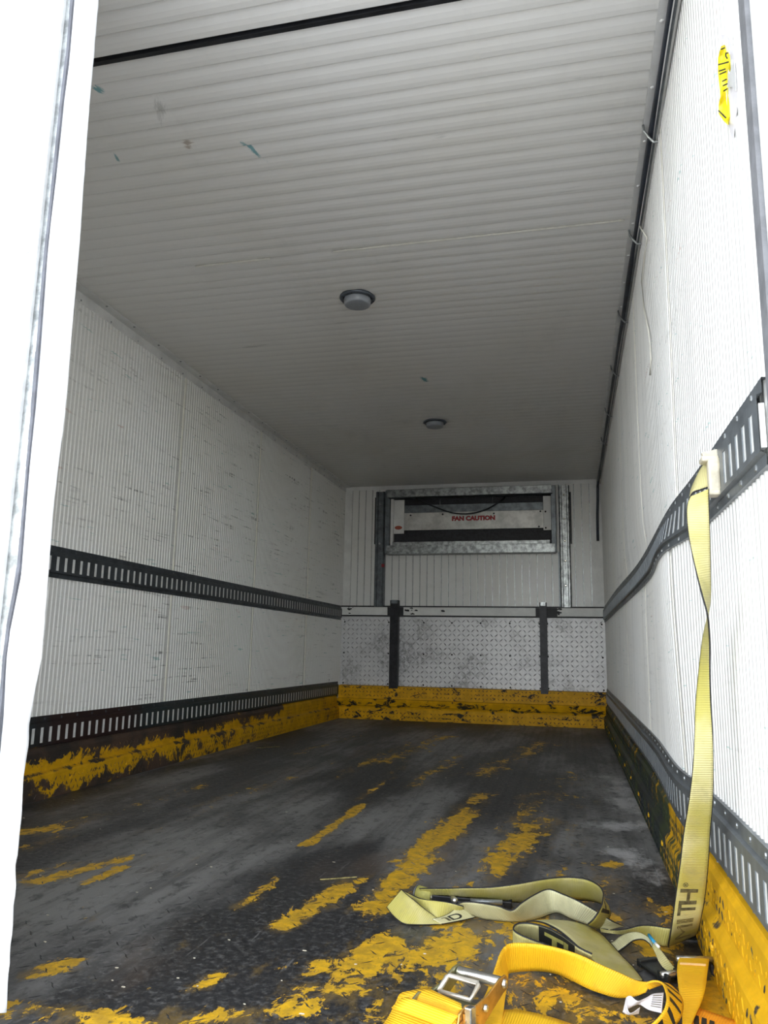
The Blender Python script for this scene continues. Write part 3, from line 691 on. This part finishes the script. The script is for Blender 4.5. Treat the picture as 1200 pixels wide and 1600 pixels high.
sticker_part('backing_paper', [(1128,55),(1136,52),(1143,62),(1149,90),(1152,125),(1154,160),(1150,185),(1146,222),(1140,196),(1143,175),(1142,140),(1146,95),(1136,75)], M_PAPER, .001)
sticker_part('white_film', [(1148,94),(1150,120),(1151,142),(1145,136),(1137,136),(1139,120)], M_DOOR, .004)
for (a, b) in (((1124,111),(1133,108)), ((1125,116),(1134,112)), ((1129,127),(1135,124)), ((1130,134),(1136,131)), ((1131,142),(1136,139)), ((1123,101),(1138,97)), ((1123,173),(1134,184)), ((1127,77),(1132,75))):
    p, q = at(*a, 0, W-.0185), at(*b, 0, W-.0155); MB().tube([p, q], .0012, 5).build('printed_line', M_INK, r)
q = [at(px, py, 0, W-.0155) for (px, py) in ((1137,83),(1134,83),(1134,88),(1136,91))]
MB().tube(q, .0012, 5).build('printed_line', M_INK, r)

# ------------------------------------------------------------------ webbing
def catmull(P, n):
    out = []; m = len(P)
    for i in range(m-1):
        p0, p1, p2, p3 = P[max(i-1, 0)], P[i], P[i+1], P[min(i+2, m-1)]
        for k in range(n):
            t = k/n; out.append(.5*((2*p1) + (p2-p0)*t + (2*p0-5*p1+4*p2-p3)*t*t + (3*p1-p0-3*p2+p3)*t**3))
    out.append(P[-1].copy()); return out
class Ribbon:
    """sections: (edge a, edge b), each edge = (px, py, axis letter, value)"""
    def __init__(s, secs, n=8):
        ax = {'x': 0, 'y': 1, 'z': 2}
        g = lambda e: at(e[0], e[1], ax[e[2]], e[3])
        g0 = g; g = lambda e: e if isinstance(e, Vector) else g0(e)
        s.A = catmull([g(a) for a, b in secs], n); s.B = catmull([g(b) for a, b in secs], n)
        for L in (s.A, s.B):
            for q in L: q.z = max(q.z, .0035)
        s.U = [0]
        for i in range(1, len(s.A)): s.U.append(s.U[-1] + ((s.A[i]+s.B[i])/2 - (s.A[i-1]+s.B[i-1])/2).length)
    def pt(s, u, t, off=0):
        u = max(0, min(u, s.U[-1]-1e-6)); i = 0
        while s.U[i+1] < u: i += 1
        k = (u-s.U[i])/max(1e-9, s.U[i+1]-s.U[i]); a = s.A[i].lerp(s.A[i+1], k); b = s.B[i].lerp(s.B[i+1], k); p = a.lerp(b, t)
        n = (b-a).cross((s.A[i+1]+s.B[i+1]) - (s.A[i]+s.B[i]))
        if n.length < 1e-9: return p
        n.normalize()
        if n.dot(CAM - p) < 0: n = -n      # print sits on the face turned to the door
        return p + n*off
    def mesh(s, name, mat, parent, th=.0028, nv=6):
        m = MB(); 
        for a, b in zip(s.A, s.B):
            for j in range(nv+1): m.v.append(a.lerp(b, j/nv))
        n = len(s.A); m.f = [(k*(nv+1)+j, k*(nv+1)+j+1, (k+1)*(nv+1)+j+1, (k+1)*(nv+1)+j) for k in range(n-1) for j in range(nv)]
        o = m.build(name, mat, parent, smooth=True); me = o.data; uv = me.uv_layers.new(name='UVMap')
        for lp in me.loops:
            vi = lp.vertex_index; uv.data[lp.index].uv = (s.U[vi//(nv+1)], (vi % (nv+1))/nv)
        sm = o.modifiers.new('thick', 'SOLIDIFY'); sm.thickness = th; sm.offset = 0
        return o
    def text(s, txt, u0, u1, t0, t1, mat, parent, bold=.004):
        """letters run from u0 to u1 along the strap; their feet at t0 and their heads at t1 across it"""
        vs, fs = text_mesh(txt, .1, bold); a = min(v.x for v in vs); b = max(v.x for v in vs); c = min(v.y for v in vs); d = max(v.y for v in vs)
        m = MB(); m.v = [s.pt(u0+(v.x-a)/(b-a)*(u1-u0), t0+(v.y-c)/(d-c)*(t1-t0), .0019) for v in vs]; m.f = fs
        o = m.build('lettering', mat, parent); sm = o.modifiers.new('thick', 'SOLIDIFY'); sm.thickness = .0004; sm.offset = 0; return o

# --- olive strap hooked into the right-hand rail
hk = at(1116, 744, 0, W-.028)
SA = empty('cargo_strap', at(1068, 1470, 2, 0), 'long olive strap hanging from the rail on white wall down to the floor', 'strap')
hy = hk.y
f = MB(); hx = W-.026
hz = hk.z; f.box(hx-.014, hx+.006, hy-.014, hy+.006, hz-.032, hz+.032); f.box(hx-.024, hx+.006, hy-.014, hy+.022, hz+.026, hz+.038); f.box(hx-.024, hx+.006, hy-.014, hy+.018, hz-.038, hz-.027)
f.box(hx-.002, hx+.018, hy-.010, hy-.001, hz+.01, hz+.036)
bevel(f.build('hook_fitting', M_CREAM, SA), .004, 2)
bevel(MB().obox((hx-.006, hy+.004, hz+.042), (.014, 0, .003), (0, .006, 0), (-.002, 0, .007)).build('latch_tongue', M_CREAM, SA), .002)
top = Ribbon([((1113,722,'y',hy+.01), (1114,760,'y',hy+.01)), ((1108,723,'y',hy+.02), (1106,762,'y',hy+.016)), ((1099,727,'y',hy+.04), (1094,766,'y',hy+.02)), ((1090,742,'y',hy+.06), (1083,770,'y',hy+.02)), ((1080,765,'y',hy+.07), (1078,778,'y',hy+.03))])
top.mesh('top_webbing', M_OLIVE, SA)
def hs(rx, ry, lx, ly, dy=.0, x=W-.055, flip=False):      # right edge a hand's breadth off the wall, left edge level with it
    a = at(rx, ry, 0, x); b = at(lx, ly, 1, a.y + dy); return (b, a) if flip else (a, b)
y0 = at(1109, 840, 0, W-.055).y
hang = Ribbon([((1079,776,'y',y0), (1108,764,'y',y0-.01)), ((1074,788,'y',y0), (1108,780,'y',y0-.01)), ((1073,808,'y',y0), (1109,808,'y',y0-.01)), ((1077,845,'y',y0), (1110,845,'y',y0)), ((1088,895,'y',y0), (1110,890,'y',y0+.01)), ((1097,930,'y',y0-.012), (1110,930,'y',y0+.02)),
   ((1105.5,962,'y',y0-.02), (1106,962,'y',y0+.045)), hs(1109,1000,1098,1000,.045), hs(1109.5,1050,1092,1050,.03), hs(1111,1100,1087,1100,.02), hs(1114,1150,1085,1150,.01),
   hs(1115,1200,1082,1200), hs(1114,1250,1076,1250), hs(1110,1300,1068,1300), hs(1107,1350,1062,1350), hs(1102,1400,1055,1400), hs(1095,1438,1049,1445,0,W-.058), ((1089,1461,'z',.004), (1043,1479,'z',.004))])
hang.mesh('hanging_webbing', M_OLIVE, SA)
UE = hang.U[-1]
def u_at(r_, py):                         # length along the strap at image height py
    Y = [proj_y((a+b)/2) for a, b in zip(r_.A, r_.B)]
    for i in range(len(Y)-1, 0, -1):
        if Y[i-1] <= py <= Y[i]: return r_.U[i-1] + (r_.U[i]-r_.U[i-1])*(py-Y[i-1])/max(1e-6, Y[i]-Y[i-1])
    return r_.U[-1]
def proj_y(p):
    d = p - CAM; return 800 - FPX*d.dot(_u)/d.dot(_f)
hang.text('H', u_at(hang, 1412), u_at(hang, 1388), .27, .86, M_FADED, SA, .002)
hang.text('T', u_at(hang, 1428), u_at(hang, 1409), .27, .86, M_FADED, SA, .002)
hang.text('I', u_at(hang, 1440), u_at(hang, 1434), .28, .84, M_GHOST, SA, .004)
hang.text('M', u_at(hang, 1463), u_at(hang, 1443), .28, .80, M_GHOST, SA, -.001)
hang.text('®', u_at(hang, 1385), u_at(hang, 1378), .62, .80, M_FADED, SA, 0)

tail = Ribbon([((1052,1450,'z',.045), (1046,1478,'z',.006)), ((1040,1449,'z',.045), (1034,1478,'z',.006)), ((1020,1446,'z',.045), (1018,1472,'z',.006)), ((1000,1446,'z',.035), (1002,1464,'z',.006)), ((975,1452,'z',.02), (978,1460,'z',.006)), ((950,1453,'z',.012), (955,1459,'z',.006)), ((937,1450,'z',.012), (940,1457,'z',.005))])
tail.mesh('floor_webbing', M_OLIVE, SA)
peak = Ribbon([((975,1447,'z',.006), (950,1453,'z',.012)), ((955,1438,'z',.03), (932,1450,'z',.006)), ((938,1427,'z',.036), (916,1444,'z',.004)), ((905,1408,'z',.056), (893,1436,'z',.008)), ((880,1397,'z',.058), (874,1427,'z',.008)), ((857,1389,'z',.062), (862,1428,'z',.006)), ((836,1397,'z',.06), (846,1434,'z',.005)), ((815,1410,'z',.056), (830,1438,'z',.005)), ((799,1422,'z',.045), (816,1440,'z',.005)),
   ((780,1416,'z',.045), (795,1440,'z',.006)), ((760,1412,'z',.05), (772,1438,'z',.008)), ((738,1409,'z',.052), (752,1435,'z',.010)), ((724,1409,'z',.050), (733,1427,'z',.014)), ((716,1412,'z',.04), (722,1420,'z',.014))])
peak.mesh('peaked_webbing', M_PALE, SA)
fold = Ribbon([((716,1410,'z',.035), (746,1433,'z',.008)), ((706,1424,'z',.022), (728,1437,'z',.006)), ((692,1432,'z',.015), (708,1441,'z',.006)), ((676,1436,'z',.014), (690,1444,'z',.005))])
fold.mesh('folded_webbing', M_PALE, SA)
fold.text('D', fold.U[-1]*.62, fold.U[-1]*.28, .22, .80, M_INK, SA, .001); fold.text('J', fold.U[-1]*.82, fold.U[-1]*.66, .22, .80, M_FADED, SA, .001)
leaf = Ribbon([((692,1443,'z',.006), (690,1444,'z',.004)), ((678,1431,'z',.016), (668,1445,'z',.004)), ((662,1419,'z',.032), (645,1445,'z',.004)), ((648,1407,'z',.046), (629,1443,'z',.006)), ((637,1398,'z',.054), (614,1431,'z',.014)), ((628,1390,'z',.06), (604,1418,'z',.024))])
leaf.mesh('leaf_fold', M_OLIVE, SA)
inl = Ribbon([((628,1390,'z',.058), (604,1418,'z',.022)), ((642,1397,'z',.046), (640,1425,'z',.008)), ((658,1404,'z',.044), (660,1431,'z',.008)), ((680,1407,'z',.044), (682,1438,'z',.007)), ((702,1410,'z',.042), (704,1430,'z',.012)), ((724,1416,'z',.036), (724,1421,'z',.022))])
inl.mesh('inner_fold', M_OLIVE, SA)
band = Ribbon([((655,1388,'z',.036), (668,1400,'z',.018)), ((690,1388,'z',.045), (694,1399,'z',.024)), ((725,1387,'z',.052), (728,1402,'z',.022)), ((765,1386,'z',.058), (768,1405,'z',.020)), ((805,1381,'z',.066), (808,1410,'z',.010)), ((850,1373,'z',.070), (850,1408,'z',.006)), ((885,1370,'z',.070), (884,1405,'z',.006)), ((915,1373,'z',.070), (912,1406,'z',.006)), ((934,1382,'z',.070), (930,1409,'z',.012)), ((942,1393,'z',.072), (942,1413,'z',.020)), ((942,1405,'z',.074), (948,1412,'z',.040)), ((940,1414,'z',.074), (952,1420,'z',.038)), ((934,1426,'z',.070), (953,1430,'z',.026)), ((926,1437,'z',.058), (947,1443,'z',.012)), ((918,1444,'z',.042), (935,1451,'z',.008))])
band.mesh('looped_webbing', M_OLIVE, SA)
ub = band.U[-1]
band.text('KS', band.U[8*12-1], band.U[8*9+2], .86, .14, M_INK, SA, .001)
c0, c1 = at(653, 1394, 2, .022), at(674, 1401, 2, .018)
MB().tube([c0, c0.lerp(c1, .5), c1], .0165, 16).build('rolled_end', M_OLIVEP, SA, smooth=True)
MB().tube([c0 + (c0-c1)*.10, c0 + (c0-c1)*.02], .018, 14).build('roll_washer', M_GALV, SA)
MB().tube([c1, c1 + (c1-c0)*.35], .007, 10).build('spindle', M_ZINC, SA)
# dark ratchet lying behind the folds
RT = MB(); a, b = at(676, 1404, 2, .014), at(800, 1415, 2, .012); dr = (b-a).normalized(); sd = Vector((-dr.y, dr.x, 0))
RT.obox((a+b)/2 + sd*.02, (b-a)*.5, sd*.003, (0,0,.012)); RT.obox((a+b)/2 - sd*.012, (b-a)*.5, sd*.003, (0,0,.012))
RT.obox(a.lerp(b, .35), dr*.012, sd*.03, (0,0,.008)); RT.obox(a.lerp(b, .75), dr*.03, sd*.02, (0,0,.005))
bevel(RT.build('ratchet_frame', M_DARK, SA), .002)
MB().tube([at(735, 1408, 2, .028)+Vector((0,0,0)), at(785, 1410, 2, .028)], .006, 10).build('ratchet_handle', M_GALV, SA, smooth=True)
MB().tube([at(705, 1402, 2, .02), at(712, 1409, 2, .02)], .008, 10).build('ratchet_pin', M_ZINC, SA, smooth=True)

# --- second olive strap: the loop, the tail with blue thread and the black fitting
SB = empty('cargo_strap', at(900, 1480, 2, 0), 'short olive strap looped under the yellow strap, ending in a dark metal fitting', 'strap')
over = Ribbon([((955,1528,'z',.012), (1005,1532,'z',.004)), ((935,1510,'z',.016), (990,1512,'z',.004)), ((917,1494,'z',.024), (972,1494,'z',.008)), ((895,1473,'z',.036), (955,1475,'z',.012)), ((875,1456,'z',.048), (940,1460,'z',.018)), ((858,1446,'z',.052), (920,1448,'z',.026)), ((845,1441,'z',.048), (898,1441,'z',.036)), ((832,1439,'z',.036), (872,1438,'z',.034)), ((822,1440,'z',.016), (850,1438,'z',.020))])
over.mesh('crossing_webbing', M_OLIVE, SB)
loop = Ribbon([((925,1490,'z',.058), (925,1525,'z',.004)), ((905,1480,'z',.062), (905,1515,'z',.004)), ((880,1462,'z',.062), (880,1500,'z',.004)), ((855,1449,'z',.062), (855,1486,'z',.004)), ((830,1442.5,'z',.062), (832,1478,'z',.004)), ((812,1442,'z',.062), (813,1478,'z',.004)), ((804,1446,'z',.062), (804,1482,'z',.004)), ((803,1453,'z',.060), (803,1490,'z',.004)), ((815,1461,'z',.055), (812,1498,'z',.004)), ((835,1469,'z',.050), (832,1500,'z',.004)), ((855,1476,'z',.045), (855,1506,'z',.004)), ((890,1494,'z',.035), (888,1518,'z',.004))])
loop.mesh('looped_webbing', M_OLIVE, SB)
# black woven block with letters on the inside of the loop
ul = loop.U
pu = lambda k: ul[int(k*8)]
m = MB(); ua, ubb = pu(1.3), pu(3.55)
G = [[loop.pt(ua+(ubb-ua)*i/10, .03+.92*j/4, .0018) for j in range(5)] for i in range(11)]
m.v = [q for r_ in G for q in r_]; m.f = [(i*5+j, i*5+j+1, (i+1)*5+j+1, (i+1)*5+j) for i in range(10) for j in range(4)]
m.build('printed_block', M_INK, SB)
def loop_text(txt, u0, u1, t0, t1):
    vs, fs = text_mesh(txt, .1, .004); a = min(v.x for v in vs); b = max(v.x for v in vs); c = min(v.y for v in vs); d = max(v.y for v in vs)
    m = MB(); m.v = [loop.pt(u0+(v.x-a)/(b-a)*(u1-u0), t0+(v.y-c)/(d-c)*(t1-t0), .0026) for v in vs]; m.f = fs; m.build('lettering', M_OLIVEP, SB)
loop_text('TI', pu(3.2), pu(1.7), .85, .18)
pale = Ribbon([((930,1478,'z',.004), (950,1496,'z',.004)), ((956,1473,'z',.008), (966,1487,'z',.005)), ((968,1464,'z',.020), (979,1478,'z',.016)), ((982,1458,'z',.036), (990,1470,'z',.032)), ((997,1457,'z',.044), (1004,1468,'z',.040)), ((1010,1463,'z',.044), (1014,1474,'z',.038)), ((1020,1471,'z',.038), (1018,1480,'z',.034))])
pale.mesh('tail_webbing', M_PALE, SB)
tl2 = Ribbon([((1020,1470,'z',.040), (1015,1472,'z',.036)), ((1030,1481,'z',.034), (1024,1490,'z',.026)), ((1040,1494,'z',.028), (1029,1503,'z',.020)), ((1050,1507,'z',.020), (1036,1513,'z',.014)), ((1056,1514,'z',.016), (1046,1520,'z',.012))])
tl2.mesh('end_webbing', M_OLIVE, SB)
MB().tube([at(1014,1461,2,.046), at(1019,1468,2,.045), at(1024,1474,2,.042)], .0032, 8).build('blue_thread', M_BLUE, SB, smooth=True)
MB().tube([at(1024,1474,2,.042), at(1030,1480,2,.040)], .0028, 8).build('cream_thread', M_BEAD, SB, smooth=True)
fm = MB(); a, b = at(1012, 1503, 2, .010), at(1050, 1527, 2, .010); dr = (b-a).normalized(); sd = Vector((-dr.y, dr.x, 0))
fm.obox((a+b)/2, (b-a)*.5, sd*.022, (0,0,.003)); fm.obox(b + sd*.018, dr*.016, sd*.004, (0,0,.010)); fm.obox(b - sd*.018, dr*.016, sd*.004, (0,0,.010)); fm.obox(a, dr*.006, sd*.022, (0,0,.007))
bevel(fm.build('end_fitting', m_plain('dark_grey_metal', (.07, .075, .075), .35, .7, .2, 25), SB), .002)
MB().tube([b - sd*.024 + Vector((0,0,.006)), b + sd*.024 + Vector((0,0,.006))], .006, 10).build('fitting_pin', M_ZINC, SB, smooth=True)

# --- bright yellow ratchet strap
SC_ = empty('ratchet_strap', at(800, 1560, 2, 0), 'bright yellow ratchet strap with gold buckle lying near the door sill', 'strap')
limb = Ribbon([((700,1660,'z',.004), (772,1660,'z',.004)), ((722,1625,'z',.006), (777,1630,'z',.006)), ((742,1585,'z',.012), (785,1590,'z',.010)), ((760,1550,'z',.022), (790,1555,'z',.012)), ((772,1518,'z',.038), (793,1532,'z',.010)), ((782,1490,'z',.054), (793.5,1523,'z',.006)), ((789,1479,'z',.060), (794,1521,'z',.004))])
limb.mesh('rising_webbing', M_YELLOW, SC_)
main = Ribbon([((789,1480,'z',.060), (794,1521,'z',.004)), ((797,1474.5,'z',.062), (801,1519,'z',.004)), ((820,1474,'z',.062), (820,1517,'z',.005)), ((850,1477,'z',.062), (846,1517,'z',.006)), ((880,1484,'z',.060), (872,1522,'z',.006)), ((910,1494,'z',.056), (896,1533,'z',.006)), ((940,1508,'z',.050), (920,1545,'z',.005)), ((968,1520,'z',.046), (945,1554,'z',.005)), ((992,1531,'z',.045), (968,1559,'z',.006)), ((1006,1534,'z',.050), (992,1557,'z',.020)), ((1020,1533,'z',.056), (1008,1551,'z',.034))])
main.mesh('standing_webbing', M_YELLOW, SC_)
ring = Ribbon([((1008,1536,'z',.054), (1014,1546,'z',.044)), ((1022,1533,'z',.060), (1040,1537,'z',.050)), ((1034,1536,'z',.062), (1055,1546,'z',.046)), ((1040,1548,'z',.060), (1065,1560,'z',.040)), ((1042,1563,'z',.056), (1067,1575,'z',.034)), ((1037,1580,'z',.046), (1062,1592,'z',.026)), ((1022,1598,'z',.032), (1050,1606,'z',.014)), ((1000,1614,'z',.014), (1030,1622,'z',.004))])
ring.mesh('curled_webbing', M_YELLOW, SC_)
ur = ring.U[-1]
for k in range(5):                        # slanted black bars printed on the curl
    m = MB(); u0 = ur*(.20 + .14*k)
    for (du, t) in ((0, .12), (.010, .12), (.032, .88), (.020, .88)):
        pass
    n_ = 6; m.v = []; 
    for i in range(n_+1):
        t = .12 + .76*i/n_; m.v += [ring.pt(u0 + .022*i/n_, t, .0020), ring.pt(u0 + .022*i/n_ + .010*(1-.5*i/n_), t, .0020)]
    m.f = [(2*i, 2*i+1, 2*i+3, 2*i+2) for i in range(n_)]; m.build('printed_bar', M_INK, SC_)
endw = Ribbon([((1062,1497,'z',.040), (1108,1499,'z',.040)), ((1059,1505,'z',.042), (1107,1508,'z',.042)), ((1058,1520,'z',.040), (1105,1522,'z',.040)), ((1060,1542,'z',.034), (1102,1545,'z',.034)), ((1064,1566,'z',.024), (1096,1566,'z',.024)), ((1066,1590,'z',.014), (1086,1588,'z',.016)), ((1066,1618,'z',.006), (1076,1612,'z',.008))])
endw.mesh('end_webbing', M_YELLOW, SC_)
stc = MB()
for t_ in (.0, .35, .7):
    stc.tube([endw.pt(endw.U[8]+.004+.008*t_, .08+.84*i/12, .0022) for i in range(13)], .0011, 5)
stc.build('stitching', m_plain('pale_thread', (.80, .50, .20), .6, 0, .1, 40), SC_)
a, b = at(1057, 1498, 2, .038), at(1113, 1499, 2, .038)
MB().tube([a, b], .0055, 10).build('end_pin', M_ZINC, SC_, smooth=True)
ef = MB(); a2, b2 = at(1108, 1508, 2, .022), at(1122, 1518, 2, .012); ef.obox((a2+b2)/2, (b2-a2)*.5, Vector((.0, .022, 0)), (0, 0, .010)); ef.obox(b2, (.004, 0, 0), (0, .02, 0), (0, 0, .014))
bevel(ef.build('end_fitting', M_DARK, SC_), .003)
org = Ribbon([((1080,1572,'z',.012), (1070,1600,'z',.006)), ((1110,1582,'z',.012), (1096,1608,'z',.006)), ((1150,1596,'z',.010), (1130,1622,'z',.006)), ((1200,1616,'z',.006), (1180,1640,'z',.006))])
org.mesh('lower_webbing', M_ORANGE, SC_)
for k in range(3):
    m = MB(); u0 = org.U[-1]*(.08+.11*k); m.v = [org.pt(u0, .45, .002), org.pt(u0+.008, .45, .002), org.pt(u0+.016, .95, .002), org.pt(u0+.006, .95, .002)]; m.f = [(0,1,2,3)]; m.build('printed_bar', M_INK, SC_)
low = Ribbon([((740,1590,'z',.004), (720,1625,'z',.004)), ((785,1579,'z',.008), (770,1620,'z',.004)), ((822,1581,'z',.010), (805,1622,'z',.004)), ((860,1590,'z',.008), (840,1630,'z',.004)), ((900,1603,'z',.005), (880,1640,'z',.004)), ((960,1622,'z',.005), (940,1655,'z',.004))])
low.mesh('flat_webbing', M_YELLOW, SC_)
# care label
lab1 = Ribbon([((1037,1551,'z',.034), (1034,1583,'z',.012)), ((1020,1553,'z',.030), (1014,1578,'z',.012)), ((1008,1560,'z',.026), (1000,1570,'z',.016)), ((996,1564,'z',.026), (990,1572,'z',.014)), ((985,1556,'z',.030), (975,1580,'z',.008)), ((978,1562,'z',.026), (974,1582,'z',.006)), ((984,1583,'z',.012), (983,1586,'z',.005)), ((1000,1574,'z',.016), (998,1584,'z',.006))])
lo = lab1.mesh('care_label', M_PAPER, SC_, .0008)
for k in range(6):
    m = MB(); t = .15+.12*k; pts = [lab1.pt(lab1.U[-1]*(.02+.15*i/6), t, .0008) for i in range(7)]; m.tube(pts, .0006, 4); m.build('printed_line', M_FADED, lo)
# the wrap of webbing around the spool
wrap = Ribbon([((560,1640,'z',.006), (640,1690,'z',.006)), ((600,1600,'z',.02), (690,1640,'z',.02)), ((618,1568,'z',.040), (716,1600,'z',.040)), ((626,1553,'z',.052), (722,1583,'z',.052)), ((645,1548,'z',.058), (722,1576,'z',.058)), ((664,1545,'z',.060), (720,1569,'z',.060)), ((676,1549,'z',.052), (716,1571,'z',.052)), ((668,1556,'z',.040), (706,1578,'z',.040))])
wrap.mesh('wrapped_webbing', M_YELLOW, SC_)
wrap2 = Ribbon([((612,1575,'z',.044), (700,1608,'z',.044)), ((628,1560,'z',.058), (712,1592,'z',.056)), ((640,1560,'z',.060), (716,1588,'z',.058))])
wrap2.mesh('wrapped_webbing', M_YELLOW, SC_)
# ratchet: bar, wire loop, base plate, side plates, spool
bl, br = at(716, 1518, 2, .066), at(784, 1536, 2, .066); ax_ = (br-bl).normalized(); fw = at(726, 1598, 2, .036) - br; fw.z = 0; fw.normalize()
RAT = bevel(MB().tube([bl, br], .0095, 16).build('ratchet_handle', M_ZINC, SC_, smooth=True), .001)
up = Vector((0,0,1))
def side(nm, o, mat, thick):
    pr = [(-.014, .004), (-.006, .012), (.010, .010), (.045, -.006), (.075, -.012), (.100, -.004), (.118, -.012), (.124, -.036), (.112, -.056), (.085, -.058), (.055, -.046), (.028, -.030), (.0, -.014), (-.012, -.010)]
    m = MB(); m.prism([o + fw*a + up*b for (a, b) in pr], ax_*thick); q = bevel(m.build(nm, mat, SC_), .0015)
    for (a, b, rr) in ((.0, 0, .0075), (.052, -.022, .006), (.10, -.030, .010)):
        MB().lathe([(rr, 0), (rr*.8, .004), (rr*.3, .005)], o + fw*a + up*b + ax_*(thick if thick > 0 else 0), ax_, 12).build('rivet', M_ZINC, q)
    return q
side('side_plate', br, M_GOLD, .004); side('side_plate', bl - ax_*.004, M_OLIVEMETAL, .004)
wl = (br-bl).length
cpl = (bl+br)/2 + fw*.055 - up*.028
bevel(MB().obox(cpl, ax_*(wl*.5), fw*.020, Vector((0,0,.002))).build('base_plate', M_OLIVEMETAL, SC_), .001)
lp0 = bl + ax_*.004 + fw*.036 + up*.002; w_ = wl*.72
MB().tube([lp0 + fw*.022 - up*.016, lp0, lp0 + ax_*.003 - fw*.003 + up*.002, lp0 + ax_*(w_-.003) - fw*.003 + up*.002, lp0 + ax_*w_, lp0 + ax_*w_ + fw*.022 - up*.016, lp0 + ax_*.004 + fw*.022 - up*.016], .0042, 8).build('release_loop', m_plain('pale_zinc', (.72, .66, .55), .3, .6, .1, 30), SC_, smooth=True)
sp0 = bl + fw*.10 - up*.030
MB().tube([sp0, sp0 + ax_*wl], .016, 16).build('spool', M_ZINC, SC_, smooth=True)
cl = sp0 + ax_*(wl+.006)
pg = MB()
teeth = [cl + fw*(.022 if k % 2 else .015)*math.cos(2*math.pi*k/20) + up*(.022 if k % 2 else .015)*math.sin(2*math.pi*k/20) for k in range(20)]
pg.prism(teeth, ax_*.005); pg.build('ratchet_gear', M_GOLD, SC_)
bevel(MB().obox(cl + fw*.006 + ax_*.008 + up*.012, ax_*.006, fw*.007, up*.016).build('pawl', M_ZINC, SC_), .002)

# ------------------------------------------------------------------ crumbs and flakes on the floor
db = MB()
for k in range(60):
    px, py = random.uniform(30, 1080), random.uniform(1150, 1590); c = ground(px, py)
    if not (.08 < c.x < W-.08 and YB+.15 < c.y < D-.25): continue
    r0 = random.uniform(.0009, .0022); a = random.uniform(0, 6.28); pts = []
    for q in range(5):
        g_ = a + 2*math.pi*q/5; rad = r0*random.uniform(.5, 1.3); pts.append((c.x+rad*math.cos(g_)*2.2, c.y+rad*math.sin(g_), .0005))
    db.prism(pts, (0, 0, .0012))
tag(db.build('floor_debris', M_CREAM), 'tiny pale crumbs and flakes strewn over the dark floor', 'debris', kind='stuff')
for (a, b, lab) in (((400, 1168), (437, 1166), 'thin pale wood splinter lying alone near the worn kick plate'), ((500, 1373), (558, 1369), 'thin straw-coloured splinter beside a yellow paint patch mid floor')):
    p, q = ground(*a, .004), ground(*b, .004); d = (q-p); s_ = Vector((-d.y, d.x, 0)).normalized()*.0016
    m = MB(); m.prism([p-s_*.4, p+d*.3-s_, q, p+d*.6+s_, p+s_*.5], (0, 0, .003)); o = m.build('splinter', M_GHOST); o.location.z = -.0035; tag(o, lab, 'splinter')
